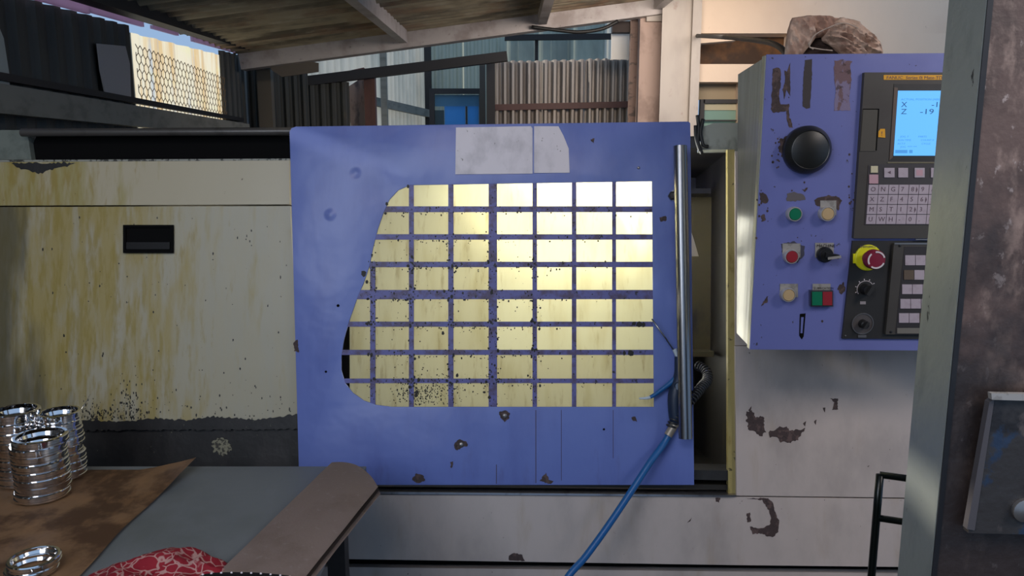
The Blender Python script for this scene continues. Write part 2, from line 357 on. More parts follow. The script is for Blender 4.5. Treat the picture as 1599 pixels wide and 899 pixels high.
# left wall: runs away from the camera
wl_n = Vector((1, .09, 0)).normalized()
WL = Plane((-1.75, 0, 1.5), wl_n)
wleft = empty('wall_left', (-2.1, 4.0, 0), kind='structure')
def wpt(Y, z, off=0):
    p = Vector((-1.75 - .09 * Y, Y, z)); return p + wl_n * off
_e0, _e1 = WL.hit(46, 0), WL.hit(378, 88)
eave_z = lambda Y: _e0.z + (_e1.z - _e0.z) * (Y - _e0.y) / (_e1.y - _e0.y)
lit0, lit1 = WL.hit(206, 150).y, WL.hit(345, 150).y
edges = [-2.6, -1.2, 0.2, 1.2, 2.1, 2.9, WL.hit(152, 150).y, lit0, lit1, 6.75, 7.6]
for i, (a, b) in enumerate(zip(edges, edges[1:])):
    islit = abs(a - lit0) < 1e-4
    ztop = (lambda Y: eave_z(Y) - (.035 if islit else .0))
    k = 6 if islit else max(2, int((b - a) * 7))
    tops = [ztop(a) - (0 if islit else .0), ztop(b)]
    s = link('corrugated_sheet', sheet_bm(wpt(a, tops[0]), wpt(b + .02, tops[1]), wpt(b + .02, .0), wpt(a, .0), k, .025 , wl_n, trap=not islit, per=10), M_lit if islit else M_shed, wleft,
             label='translucent sunlit sheet' if islit else None)
    s.location.x -= .0 + (i % 2) * .004
# white hard patch of plywood hung beside the lit sheet
plate('plywood_patch', [(152, 68), (196, 72), (203, 100), (205, 158), (166, 152), (157, 110)], WL, .006, mat('grey_board', '#a39e9c', .7), wleft, off=.045)
plate('plywood_patch', [(0, 45), (6, 60), (15, 118), (15, 135), (-30, 128), (-30, 40)], WL, .006, mat('pale_patch', '#a6a8a0', .7), wleft, off=.045)
# hexagonal wire mesh in front of the lit sheet: one countless net
bm = bmesh.new()
pa = WL.uv(WL.hit(206, 178)); pb = WL.uv(WL.hit(345, 60))
uu0, uu1 = sorted((lit0, lit1)); st = .07
r_ = 0; z = 1.72
while z < 2.16:
    Y = uu0 + (st / 2 if r_ % 2 else 0)
    while Y < uu1 - .01:
        for dz0, dy1, dz1, dy0 in ((0, st/2, .022, 0), (0, -st/2, .022, 0), (-.022, 0, 0, 0)):
            p = wpt(max(uu0, min(uu1, Y + dy0)), z + dz0, .04); q = wpt(max(uu0, min(uu1, Y + dy1)), z + dz1, .04)
            if (p - q).length > .004: beam_bm(p, q, .003, .003, up=wl_n, bm=bm)
        Y += st
    z += .044; r_ += 1
o = link('hex_wire_netting', bm, M_wire, wleft); o['kind'] = 'stuff'
# pink flashing along the eave and dark purlin under the roof
for Ya, Yb, w in ((2.4, 3.9, .05), (3.9, 4.6, .03), (4.75, 5.2, .02), (5.5, 6.75, .04)):
    link('eave_flashing', beam_bm(wpt(Ya, eave_z(Ya) + .022, .04), wpt(Yb, eave_z(Yb) + .022, .04), .02, w), M_pinkg, wleft)
# girts on the left wall
g = lambda a, b, **k: link('wall_girt', beam_bm(a, b, .06, k.get('h', .1)), M_girt, wleft)
a0 = WL.hit(0, 160, .08); g(wpt(.4, a0.z, .08), wpt(6.7, a0.z + .03, .08), h=.11)
g(wpt(.4, a0.z - .36, .08), wpt(6.7, a0.z - .36, .08), h=.08)
g(wpt(.4, .6, .08), wpt(6.7, .6, .08), h=.08)
link('wall_batten', beam_bm(wpt(.4, a0.z + .09, .05), wpt(6.7, a0.z + .12, .05), .03, .03), M_beamd, wleft)
# roof: corrugated sheets, ridges across, laid one after the other
roof = empty('ceiling', (-.5, 4, 2.6), kind='structure')
ys = [0.9, 1.8, 2.7, 3.6, 4.5, 5.4, 6.3, 6.9]
tl = lambda Y: .035 * (Y - 6.7)
for i, (a, b) in enumerate(zip(ys, ys[1:])):
    bm = sheet_bm((wpt(a, 0, .03).x, a, Zr(-2.2) + tl(a) + .07), (wpt(b, 0, .03).x, b, Zr(-2.3) + tl(b) + .07), (2.3, b, Zr(2.3) + tl(b) + .07), (2.3, a, Zr(2.3) + tl(a) + .07), round((b - a) / .15), -.035, (0, 0, 1), trap=False, per=8)
    link('roof_sheet', bm, M_roof, roof)
for X, w, h, m in ((-.9, .07, .10, M_beam), (.25, .07, .1, M_beam), (1.2, .07, .1, M_beam)):
    link('purlin', beam_bm((X, .9, Zr(X) - .0 + tl(.9)), (X, 6.6, Zr(X) + tl(6.6)), w, h), m, roof)
_e0, _e1 = WL.hit(46, 0), WL.hit(378, 88)
link('eave_purlin', beam_bm(wpt(.9, _e0.z + (_e1.z - _e0.z) * (.9 - _e0.y) / (_e1.y - _e0.y) + .10, .12), wpt(6.6, _e1.z + .06, .12), .1, .13), M_beamd, roof)
# roof rafter and posts
p0, p1 = onY(378, 97, 6.7), onY(1040, 9, 6.7)
tag(link('trim_1', beam_bm(p0, p1, .12, .135), M_beam), 'long pale grey rafter rising under the roof edge', kind='structure')
post = empty('trim_2', (1.4, 6.6, 0), 'whitewashed steel column behind the blue door', kind='structure')
def ybox(name, px0, py0, px1, py1, Y, depth, m, parent=None, down=None, **kw):
    a = onY(px0, py0, Y); b = onY(px1, py1, Y)
    x0, x1 = min(a.x, b.x), max(a.x, b.x); z1, z0 = max(a.z, b.z), min(a.z, b.z)
    if down is not None: z0 = down
    return link(name, box_bm((x0, Y, z0), (x1, Y + depth, z1)), m, parent, **kw)
ybox('column_flange', 1036, -30, 1086, 200, 6.55, .02, M_post, post, down=0)
ybox('column_web', 1058, -30, 1066, 200, 6.57, .2, M_post, post, down=0)
ybox('column_edge', 1084, -30, 1089, 200, 6.50, .06, M_post, post, down=0)
ybox('trim_3', 1000, 24, 1034, 200, 6.75, .12, mat('pinkish_post', '#a68f84', .6, 0, [((5, 5, 3), .5, .65, '#7a655c', .6)]), down=0, kind='structure', label='dusty pink post beside the whitewashed column')
ybox('trim_4', 986, 24, 999, 200, 6.9, .08, mat('rusted_frame', '#6d564c', .6, 0, [((6, 6, 18), .5, .6, '#2b211e', .8)]), down=0, kind='structure', label='narrow rusted frame left of the pink post')
ybox('trim_5', 1010, 21, 1036, 33, 6.7, .1, M_post, kind='structure', label='short pale bracket under the rafter end')
# right wall in beige plaster with two openings
def pt(px, py): return onY(px, py, 6.6)
wr = empty('wall_right', (3, 6.7, 0), kind='structure')
z_ = lambda py: onY(1120, py, 6.6).z
x_ = lambda px: onY(px, 100, 6.6).x
x0, xr = x_(1089), 6.0
for nm, (xa, za, xb, zb) in {'a': (x0, z_(52), xr, 3.6), 'b': (x0, z_(128), xr, z_(100)), 'c': (x_(1235), z_(100), xr, z_(52)), 'd': (x_(1160), 0, xr, z_(128)), 'e': (x0, 0, x_(1160), z_(200))}.items():
    link('plaster_wall', box_bm((xa, 6.6, za), (xb, 6.8, zb)), M_wallr, wr)
link('opening_back', box_bm((x0, 6.95, z_(110)), (x_(1260), 7.0, z_(30))), mat('amber_dark_niche', '#6b4520', .7, 0, [((3, 3, 3), .4, .6, '#281a10', .8)]), wr)
link('lintel_slab', prism_bm([onY(1089, 55, 6.55), onY(1150, 60, 6.55), onY(1150, 63, 6.55), onY(1089, 68, 6.55)], (0, -1, 0), .1), M_wallr, wr)
# small green window below the opening
w2 = empty('window_1', onY(1125, 190, 6.7), kind='structure')
ybox('window_frame', 1094, 155, 1099, 200, 6.7, .05, M_beamd, w2); ybox('window_frame', 1099, 155, 1160, 161, 6.7, .05, M_beamd, w2)
ybox('window_frame', 1099, 187, 1160, 189, 6.7, .04, M_beamd, w2)
ybox('pane', 1099, 172, 1160, 200, 6.74, .006, M_wingreen, w2); ybox('wall_panel', 1099, 160, 1160, 172, 6.73, .01, mat('khaki_panel', '#a29a80', .7), w2)
ybox('wall_panel', 1089, 128, 1160, 156, 6.78, .02, mat('shaded_soffit', '#8f8068', .8), w2)
# far sheds beyond the rafter
wb = empty('wall_back', (-.5, 9, 0), kind='structure')
def farsheet(pa, Ya, pb, Yb, ytopa, ytopb, waves, m, amp=.03, name='corrugated_sheet', zlow=0.0, zl=None, **kw):
    a = onY(pa, ytopa, Ya); b = onY(pb, ytopb, Yb)
    n = Vector((0, 0, 1)).cross((b - a).normalized()); n = -n if n.y > 0 else n
    c = Vector((b.x, b.y, zlow)); d = Vector((a.x, a.y, zlow))
    return link(name, sheet_bm(a, b, c, d, waves, amp, n, **kw), m, wb)
farsheet(385, 7.0, 430, 7.1, 100, 100, 3, M_shed); farsheet(425, 7.12, 480, 7.2, 105, 105, 4, M_shed); farsheet(478, 7.24, 545, 7.3, 128, 128, 4, M_shed)
farsheet(455, 8.0, 530, 8.8, 70, 70, 6, M_white_sheet); farsheet(528, 8.8, 600, 9.8, 62, 62, 6, M_white_sheet); farsheet(600, 9.8, 668, 11.2, 60, 62, 12, M_white_sheet)
farsheet(664, 11.2, 722, 11.2, 60, 60, 5, M_white_sheet2); farsheet(720, 11.25, 790, 11.25, 56, 56, 6, M_white_sheet2, )
for i, (a, b) in enumerate(((788, 838), (838, 892), (892, 945), (945, 992))):
    farsheet(a, 10.9 + .03 * (i % 2), b, 10.9 + .03 * (i % 2), 30, 30, 2, M_white_sheet2 if i != 3 else M_white_sheet, amp=.02)
farsheet(770, 8.0, 845, 8.0, 96, 96, 6, M_zinc, amp=.09); farsheet(845, 8.03, 915, 8.03, 95, 94, 5, M_zinc, amp=.09); farsheet(915, 8.0, 986, 8.0, 93, 92, 6, M_zinc, amp=.09)
def fb(name, a, b, Y, w, h, m, Y2=None): return link(name, beam_bm(onY(*a, Y), onY(*b, Y2 or Y), w, h), m, wb)
fb('girt', (770, 168), (986, 163), 7.92, .05, .06, M_brownframe)
fb('girt', (788, 59), (955, 57), 10.6, .08, .07, M_beamd)
fb('girt', (583, 158), (668, 177), 9.3, .05, .1, M_girt, 10.7)
def fpost(px, y0, Y, w, m, d=.08): 
    a = onY(px, y0, Y); return link('post', box_bm((a.x - w/2, Y, 0), (a.x + w/2, Y + d, a.z)), m, wb)
fpost(411, 108, 6.9, .12, mat('timber_post', '#5e574c', .7)); fpost(597, 70, 9.2, .07, M_girt); fpost(667, 70, 10.7, .09, M_beamd); fpost(838, 55, 10.7, .04, M_beamd)
fpost(766, 86, 7.85, .085, M_beamd); fpost(753, 95, 8.3, .06, mat('timber_post2', '#565048', .7)); fpost(576, 108, 7.35, .10, M_brownframe)
link('board', prism_bm([onY(541, 137, 7.45), onY(570, 118, 7.45), onY(573, 215, 7.45), onY(550, 215, 7.45)], (0, -1, 0), .03), M_board, wb)
fb('cross_beam', (470, 128), (792, 88), 7.25, .08, .085, M_beamd)
fb('cross_beam', (478, 131), (570, 111), 7.3, .06, .06, M_brownframe)
ybox('bright_sheet', 955, 52, 985, 93, 7.2, .02, mat('white_sheet_piece', '#d8d6cf', .6), wb); ybox('dark_box', 957, 33, 986, 50, 6.95, .1, mat('dark_brown_box', '#2c211e', .7), wb)
link('torn_strip', prism_bm([onY(415, 96, 6.72), onY(450, 90, 6.72), onY(497, 98, 6.72), onY(497, 112, 6.72), onY(440, 120, 6.72), onY(425, 110, 6.72)], (0, -1, 0), .02), mat('torn_grey_strip', '#5c554e', .8), wb)
cb = link('cable', tube_bm(smooth_path([onY(830, 42, 6.6), onY(870, 47, 6.6), onY(905, 50, 6.6), onY(940, 45, 6.6), onY(965, 33, 6.6)]), .015, 8), M_rubber, wb, smooth=True)
# blue window beyond
w1 = empty('window_2', onY(712, 195, 9), kind='structure')
for a in ((670, 138, 752, 146), (670, 146, 679, 215), (748, 146, 754, 215)): ybox('window_frame', *a, 9.0, .08, M_iron, w1)
ybox('pane', 679, 148, 748, 166, 9.05, .01, mat('dull_blue_sheet', '#5a94b4', .4, 0, trans=.4), w1); ybox('pane', 694, 166, 727, 215, 9.03, .01, M_winblue, w1, label='bright blue pane'); ybox('pane', 730, 166, 748, 215, 9.03, .01, M_winblue, w1, label='bright blue pane')
ybox('pane', 679, 172, 694, 215, 9.04, .01, mat('dull_teal', '#24414a', .5), w1); ybox('glazing_bar', 727, 166, 730, 215, 9.02, .02, M_iron, w1)
# ================================================================ LATHE
lathe = empty('cnc_lathe', (0, 2.4, 0), 'large cream and blue lathe with a sliding grid-windowed door', 'machine')
# left cover
upc = plate('upper_cover', [(-40, 253), (452, 250), (452, 319), (-40, 321)], MP, .04, M_cream2, lathe, bevel=.002)
plate('lower_cover', [(-60, 323.5), (453, 321.5), (470, 657), (-60, 660)], MP, .04, M_cream, lathe, bevel=.002)
0 and plate('side_grime_panel', ragged([(-62, 400), (20, 405), (52, 470), (58, 560), (58, 652), (-60, 655)], .8, 5), MP, .002, mat('brown_grime_film', '#484438', .55, 0, [((20, 20, 1), .45, .68, '#5b553e', .8), ((8, 8, 2), .5, .7, '#2c2b27', .8)]), lathe, off=.0015)
plate('skirt', [(-60, 655), (470, 655), (475, 735), (-60, 740)], MP, .05, M_grime, lathe, off=-.012)
plate('grime_band', ragged([(100, 660), (130, 655), (190, 659), (240, 653), (290, 656), (330, 650), (400, 655), (468, 646), (470, 670), (100, 672)], 1.6, 3), MP, .004, M_grime, lathe, off=.003)
plate('scraped_patch', ragged([(330, 690), (345, 683), (358, 690), (362, 702), (350, 712), (335, 706)], 2.5, 2.5), MP, .002, mat('scraped_plaster', '#7e7a66', .8, 0, [((120, 120, 120), .5, .56, '#2a2826', .9)]), lathe, off=-.009)
plate('grime_patch', ragged([(18, 254), (60, 254), (120, 254), (95, 262), (78, 266), (60, 272), (48, 268), (30, 262)], 2, 3), MP, .002, M_grime, lathe, off=.001)
# oily spatter low on the cover: nobody could count it
rg = random.Random(21); bm = bmesh.new()
for i in range(420):
    t = rg.random()
    if t < .4: x, y_ = rg.gauss(145, 22), 656 - abs(rg.gauss(0, 14))
    elif t < .7: x, y_ = 195 + rg.gauss(0, 10) + (0 if rg.random() < .5 else 14), 655 - abs(rg.gauss(0, 32))
    elif t < .85: x, y_ = rg.uniform(200, 460), 655 - abs(rg.gauss(0, 25))
    else: x, y_ = rg.uniform(60, 450), rg.uniform(330, 650)
    if y_ > 655 or x < 62: continue
    s_ = rg.uniform(.3, 1.3); k = 6; el = rg.uniform(.8, 3)
    prism_bm([MP.hit(x + s_ * rg.uniform(.7, 1.2) * math.cos(-2 * math.pi * i_ / k), y_ + el * s_ * rg.uniform(.7, 1.2) * math.sin(-2 * math.pi * i_ / k), .0005) for i_ in range(k)], MP.n, .0003, bm)
o = link('oil_spatter', bm, M_grime, lathe); o['kind'] = 'stuff'
# recessed grip
hp = empty('grip', MP.hit(231, 372), parent=lathe)
hp = plate('recessed_grip', rect(193, 352, 269, 394), MP, .004, M_lineD, lathe, off=.004, bevel=.001)
bm = bmesh.new()
for a in ((192, 351, 270, 355), (192, 390, 270, 395), (192, 355, 196, 390), (266, 355, 270, 390)): prism_bm([MP.hit(x, y_, .010) for x, y_ in rect(*a)], MP.n, .006, bm)
link('grip_rim', bm, M_lineD, hp)
plate('grip_lip', rect(197, 378, 265, 389), MP, .006, mat('grip_black', '#0f0f10', .5, spec=.3), hp, off=.008)
# top channel and rail
plate('top_channel', [(60, 206), (470, 205), (470, 249), (40, 250)], MP, .03, M_lineD, lathe, off=-.05)
link('top_rail', tube_bm([MP.hit(34, 207, -.005), MP.hit(460, 205, -.005)], .012, 14), mat('dusty_rail', '#5a5754', .35, .5, [((8, 8, 8), .5, .7, '#3e3b39', .7)]), lathe, smooth=.6)
plate('channel_lip', [(-40, 250), (452, 247.5), (452, 250), (-40, 253)], MP, .06, mat('worn_lip', '#8c8c82', .5, 0, [((60, 60, 60), .5, .56, '#262420', .9)]), lathe, off=.002)
plate('channel_end', [(-40, 203), (30, 203), (44, 214), (49, 249), (-40, 250)], MP, .03, mat('pale_green_end', '#6c736b', .6, 0, [((10, 10, 10), .5, .7, '#4f554f', .7)]), lathe, off=-.03)
# base
plate('base_panel', [(440, 771), (1150, 775.5), (1600, 781), (1600, 887), (1150, 882), (440, 871)], MP, .05, M_body, lathe, bevel=.002)
plate('base_rail', [(440, 766), (1150, 773), (1150, 775.5), (440, 770)], MP, .06, M_rail, lathe, off=.008)
plate('base_gap', [(440, 868), (1600, 885), (1600, 930), (440, 915)], MP, .05, M_lineD, lathe, off=-.06)
plate('sump_tray', [(440, 884), (1600, 897), (1600, 960), (440, 960)], MP, .05, M_body, lathe, off=-.03)
plate('right_body', [(1148, 540), (1600, 540), (1600, 779), (1150, 773.5)], MP, .05, M_body, lathe, bevel=.002)
plate('upper_body', [(1148, 236), (1600, 236), (1600, 539), (1148, 539)], MP, .05, M_body, lathe, off=-.004)
plate('top_cap', [(1094, 199), (1115, 192), (1600, 190), (1600, 236), (1148, 236), (1147, 233), (1094, 234)], MP, .05, mat('greenish_cap', '#8d9086', .5, 0, [((12, 12, 6), .5, .65, '#4a4b44', .7)]), lathe, off=-.011)
for pts in (((1089, 180), (1091, 200), (1090, 222), (1096, 240)), ((1098, 186), (1094, 206), (1098, 226), (1106, 229)), ((1086, 196), (1087, 215), (1093, 236))):
    link('cable', tube_bm(smooth_path([MP.hit(x, y_, .004) for x, y_ in pts]), .0055, 8), M_rubber, lathe, smooth=True)
# opening: jamb and liner
plate('jamb', [(1136, 232), (1147, 232), (1151, 771), (1137, 771)], MP, .022, M_yellow, lathe, off=-.012)
A = lambda x, y_, o: MP.hit(x, y_, o)
def uvbox(name, pa, pb, o0, o1, m, parent, **kw):
    """box in the lathe frame: pixel corners on the front plane, from depth o0 to o1 (negative = inside)"""
    a = MP.uv(MP.hit(*pa)); b = MP.uv(MP.hit(*pb)); bm = bmesh.new()
    pts = [MP.w(u, v, o0) for u, v in ((a.x, a.y), (b.x, a.y), (b.x, b.y), (a.x, b.y))]
    return link(name, prism_bm(pts, MP.n, o0 - o1, bm), m, parent, **kw)
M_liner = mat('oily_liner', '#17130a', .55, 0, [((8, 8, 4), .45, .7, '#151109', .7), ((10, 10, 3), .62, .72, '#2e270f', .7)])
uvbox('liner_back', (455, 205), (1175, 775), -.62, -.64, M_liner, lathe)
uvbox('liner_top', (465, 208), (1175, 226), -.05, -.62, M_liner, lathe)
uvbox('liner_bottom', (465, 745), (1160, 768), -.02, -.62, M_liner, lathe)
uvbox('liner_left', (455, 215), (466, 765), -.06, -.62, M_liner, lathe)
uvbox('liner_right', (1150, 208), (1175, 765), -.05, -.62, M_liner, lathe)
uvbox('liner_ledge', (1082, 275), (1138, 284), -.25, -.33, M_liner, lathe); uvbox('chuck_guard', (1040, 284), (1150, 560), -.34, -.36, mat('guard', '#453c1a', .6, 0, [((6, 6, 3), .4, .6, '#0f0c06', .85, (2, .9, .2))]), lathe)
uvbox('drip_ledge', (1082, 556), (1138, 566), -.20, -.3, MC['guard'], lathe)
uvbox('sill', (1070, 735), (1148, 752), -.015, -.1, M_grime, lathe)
plate('paper_tag', [(1076, 352), (1083, 372), (1091, 400), (1076, 400)], MP, .002, mat('cream_paper', '#b7a98c', .7), lathe, off=-.02)
# flexible ribbed conduit inside the opening
path = smooth_path([A(1083, 700, -.03), A(1090, 640, -.03), A(1098, 612, -.035), A(1112, 606, -.04), A(1112, 590, -.05), A(1095, 578, -.06), A(1078, 580, -.06)], 14)
# (built later as its own thing)
# --- sliding door
outline = [(640, 289), (622, 297), (608, 312), (599, 332), (590, 358), (583, 385), (577, 415), (568, 442), (559, 462), (551, 485), (544, 505), (537, 530), (533, 556), (533, 578), (539, 598), (551, 613), (568, 625), (588, 632), (612, 635), (1021, 635), (1018, 283)]
outl = [(x, y_) for x, y_ in outline]
def curve_plate(name, outer, holes, pl, thick, bev, m, parent, off=0, **kw):
    cu = bpy.data.curves.new(name, 'CURVE'); cu.dimensions = '2D'; cu.fill_mode = 'BOTH'; cu.extrude = thick / 2 - bev; cu.bevel_depth = bev; cu.bevel_resolution = 2; cu.offset = -bev
    for poly in [outer] + holes:
        sp = cu.splines.new('POLY'); sp.points.add(len(poly) - 1); sp.use_cyclic_u = True
        for p, (x, y_) in zip(sp.points, poly):
            q = pl.uv(pl.hit(x, y_, off)); p.co = (q.x, q.y, 0, 1)
    o = bpy.data.objects.new(name, cu); me = bpy.data.meshes.new_from_object(o); bpy.data.objects.remove(o)
    bm = bmesh.new(); bm.from_mesh(me); bpy.data.meshes.remove(me)
    bmesh.ops.remove_doubles(bm, verts=bm.verts, dist=1e-6)
    for v in bm.verts: v.co = pl.w(v.co.x, v.co.y, v.co.z - thick / 2 + off)
    return link(name, bm, m, parent, **kw)
DO = .035                                        # the door runs proud of the covers
door_out = [(452, 206), (455, 200), (462, 197.5), (1075, 189.5), (1078, 192), (1084, 757), (470, 757), (467, 752)]
door = curve_plate('sliding_door', door_out, [outl], MP, .004, .0012, M_blue, lathe, off=DO, smooth=.5, label='blue painted sheet door with a grid window')
# folded returns of the door
plate('door_return', [(453, 203), (456, 203), (471, 755), (468, 755)], MP, .03, M_blue, door, off=DO - .0035)
plate('door_return', [(458, 199), (1076, 191), (1076, 194), (458, 202)], MP, .03, M_blue, door, off=DO - .0035)
plate('door_return', [(1074, 192), (1077, 192), (1083, 756), (1080, 756)], MP, .03, M_blue, door, off=DO - .0035)
plate('door_return', [(470, 754), (1083, 754), (1083, 757), (470, 757)], MP, .03, M_blue, door, off=DO - .0035)
XS = [(480, 0), (578, 585), (638.5, 646.5), (700.5, 708), (763, 776), (831.5, 838.5), (893, 900), (956, 962), (1019, 0)]
YS = [283, (322, 331), (365.5, 374), (408.5, 417), (452.5, 467), (502, 510), (546, 554), (591, 598), 635]
def lx(i, y_): return y_
xb = [(578, 586), (638.5, 646), (700, 708), (763, 776), (831.5, 838.5), (893, 900), (956, 962)]
yb = [(322, 331), (365.5, 374), (408.5, 417), (452.5, 467), (502, 510), (546, 554), (591, 598)]
for i, (a, b) in enumerate(xb):
    y0 = 408 if i == 0 else 280
    for seg in ([(y0, 640)]):
        q = clip(outl, a, seg[0], b, seg[1])
        sh = 1.0
        if len(q) > 2: plate('window_bar', q, MP, .003, M_bar, door, off=DO - .0008)
for a, b in yb:
    q = clip(outl, 480, a, 1030, b)
    if len(q) > 2: plate('window_bar', q, MP, .003, M_bar, door, off=DO - .0003)
xc = [(545, 578)] + [(xb[i][1], xb[i+1][0]) for i in range(6)] + [(962, 1025)]
yc = [(280, 322)] + [(yb[i][1], yb[i+1][0]) for i in range(6)] + [(598, 640)]
for j, (y0, y1) in enumerate(yc):
    for i, (x0, x1) in enumerate(xc):
        if i == 0 and j < 3: continue
        if i == 1 and j < 3: x0 = 560
        q = clip(outl, x0, y0, x1, y1)
        if len(q) < 3: continue
        # pane slightly larger than its opening, held behind the bars
        X0, X1 = min(p[0] for p in q), max(p[0] for p in q); Y0, Y1 = min(p[1] for p in q), max(p[1] for p in q)
        X0 -= 3.3; X1 += 3.3; Y0 -= 3.8; Y1 += 3.8
        if i == 0: X0 = max(X0, 546.0)
        if i <= 1 and j >= 3 and i == 0: pass
        dirty = (i <= 3 and j >= 1) or j >= 6
        plate('pane', rect(X0, Y0, X1, Y1), MP, .003, M_paneD if dirty else M_pane, door, off=DO - .0045)
# dents in the sheet as fine relief
nt = M_blue.node_tree; pb_ = nt.nodes['Principled BSDF']; tcn = nt.nodes.new('ShaderNodeTexCoord')
for (x, y_, rr_, dd) in ((555, 270, .022, -.003), (516, 335, .022, .003), (590, 290, .09, -.003), (640, 250, .12, .003), (500, 400, .12, -.003)):
    vd = nt.nodes.new('ShaderNodeVectorMath'); vd.operation = 'DISTANCE'; nt.links.new(tcn.outputs['Object'], vd.inputs[0])
    vd.inputs[1].default_value = MP.hit(x, y_, DO) - Vector(door['wl'])
    mr = nt.nodes.new('ShaderNodeMapRange'); mr.interpolation_type = 'SMOOTHSTEP'; mr.inputs[1].default_value = 0; mr.inputs[2].default_value = rr_; mr.inputs[3].default_value = 1; mr.inputs[4].default_value = 0
    nt.links.new(vd.outputs['Value'], mr.inputs[0])
    bp = nt.nodes.new('ShaderNodeBump'); bp.inputs['Distance'].default_value = dd; nt.links.new(mr.outputs[0], bp.inputs['Height'])
    old = pb_.inputs['Normal'].links[0].from_socket; nt.links.new(old, bp.inputs['Normal']); nt.links.new(bp.outputs[0], pb_.inputs['Normal'])
# black grime flecks on bars and panes: nobody could count them
rg = random.Random(11); bm = bmesh.new()
def fleck(x, y_, s, o):
    k = rg.choice((5, 6, 7)); ph = rg.uniform(0, 6); el = rg.uniform(.6, 1.6)
    prism_bm([MP.hit(x + s * rg.uniform(.7, 1.2) * math.cos(ph - 2 * math.pi * i / k), y_ + el * s * rg.uniform(.7, 1.2) * math.sin(ph - 2 * math.pi * i / k), o) for i in range(k)], MP.n, .0003, bm)
xl = lambda y_: 590 - (y_ - 340) * .3 if y_ < 500 else 548
for i in range(1500):
    c_ = rg.random()
    if c_ < .30: x, y_, s = rg.gauss(665, 28), rg.gauss(615, 14), rg.uniform(.3, 1.3)
    elif c_ < .48: b = rg.choice(xb[:5]); x, y_, s = rg.choice((b[0], b[1])) + rg.gauss(0, 2.2), rg.uniform(360, 632), rg.uniform(.4, 1.7)
    elif c_ < .80: b = rg.choice(yb); x, y_, s = rg.triangular(560, 1015, 640), rg.choice((b[0], b[1], b[1])) + abs(rg.gauss(0, 3)), rg.uniform(.4, 1.6)
    elif c_ < .9: b, d_ = rg.choice(xb[:5]), rg.choice(yb[2:]); x, y_, s = b[rg.randint(0, 1)] + rg.gauss(0, 4), d_[rg.randint(0, 1)] + rg.gauss(0, 4), rg.uniform(1, 2.6)
    else: x, y_, s = rg.uniform(560, 860), rg.uniform(345, 625), rg.uniform(.3, 1.1)
    if x < xl(y_) + 6 or x > 1017 or y_ > 632 or y_ < 286: continue
    on_bar = any(a - 1 <= x <= b + 1 for a, b in xb) or any(a - 1 <= y_ <= b + 1 for a, b in yb)
    fleck(x, y_, s, DO + .0002 if on_bar else DO - .0042)
for x, y_, s in ((998, 506, 5), (1005, 507, 4), (990, 505, 4), (985, 551, 5), (975, 551, 3), (568, 427, 4), (573, 440, 3), (604, 318, 2.5), (602, 333, 2.5), (637, 291, 2.5), (651, 612, 3), (650, 617, 3), (756, 612, 3), (764, 620, 3)): fleck(x, y_, s, DO + .0002)
o = link('grime_flecks', bm, mat('black_fleck', '#17130f', .6), door); o['kind'] = 'stuff'
# label plates on the door
plate('label_plate', [(712, 199), (829, 197), (831.5, 200), (831.5, 271), (711, 272)], MP, .003, M_plate, door, off=DO + .003, bevel=.0008)
plate('label_plate', [(834, 197), (872, 197), (880, 212), (888, 232), (889.5, 269.5), (834, 270)], MP, .003, M_plate, door, off=DO + .003, bevel=.0008, label='pale plate with a broken corner')
# bare patches on the door
for q in ([(710, 690), (718, 686), (729, 689), (730, 696), (722, 698), (714, 703), (709, 699)], [(779, 642), (790, 640), (796, 645), (795, 654), (788, 659), (781, 652)], [(643, 749), (650, 738), (660, 742), (664, 750), (652, 754)],
          [(703, 722), (707, 720), (707, 729), (704, 731)], [(843, 751), (852, 738), (857, 748), (864, 751), (860, 756)], [(922, 218), (930, 214), (927, 224)], [(1030, 340), (1040, 337), (1041, 344), (1032, 346)], [(986, 652), (992, 650), (995, 658), (989, 657)], [(458, 535), (465, 530), (467, 550), (460, 548)]):
    plate('bare_patch', ragged(q, 1.0, 2.2), MP, .0006, M_bare, door, off=DO + .0006)
for q in (rect(774.5, 725, 776, 755), rect(836, 640, 837.5, 754), rect(876, 640, 877, 750), rect(957, 640, 958, 715)):
    plate('drip_streak', q, MP, .0004, mat('drip_brown', '#4a4466', .6), door, off=DO + .0004)
for x, y_, r in ((720, 694, .007), (788, 649, .007), (997, 262, .004), (528, 477, .004), (509, 580, .003), (943, 670, .003)):
    link('screw', lathe_bm(A(x, y_, DO + .0005), MP.n, [(0, 0), (r, 0), (r, .002), (r * .6, .004), (0, .0042)], 16), M_screw if r > .003 and x != 528 else M_lineD, door, smooth=.6)
# long tubular door handle
h0, h1 = A(1062, 228, DO + .05), A(1070.5, 684, DO + .05)
link('door_handle', tube_bm([h0, h0.lerp(h1, .33), h0.lerp(h1, .66), h1], .0185, 28), M_chrome, door, smooth=.6, label='long chrome tube handle')
for yy in (305, 600):
    a = A(1058, yy, DO); bm = lathe_bm(a + MP.u * -.003, MP.n, [(0, 0), (.018, 0), (.018, .006), (.011, .008), (.011, .05), (0, .05)], 20)
    link('handle_standoff', bm, M_chrome, door, smooth=.6)
link('hex_bolt', lathe_bm(A(1050, 306, DO), MP.n, [(0, 0), (.013, 0), (.013, .012), (.009, .014), (0, .014)], 6), M_iron, door)
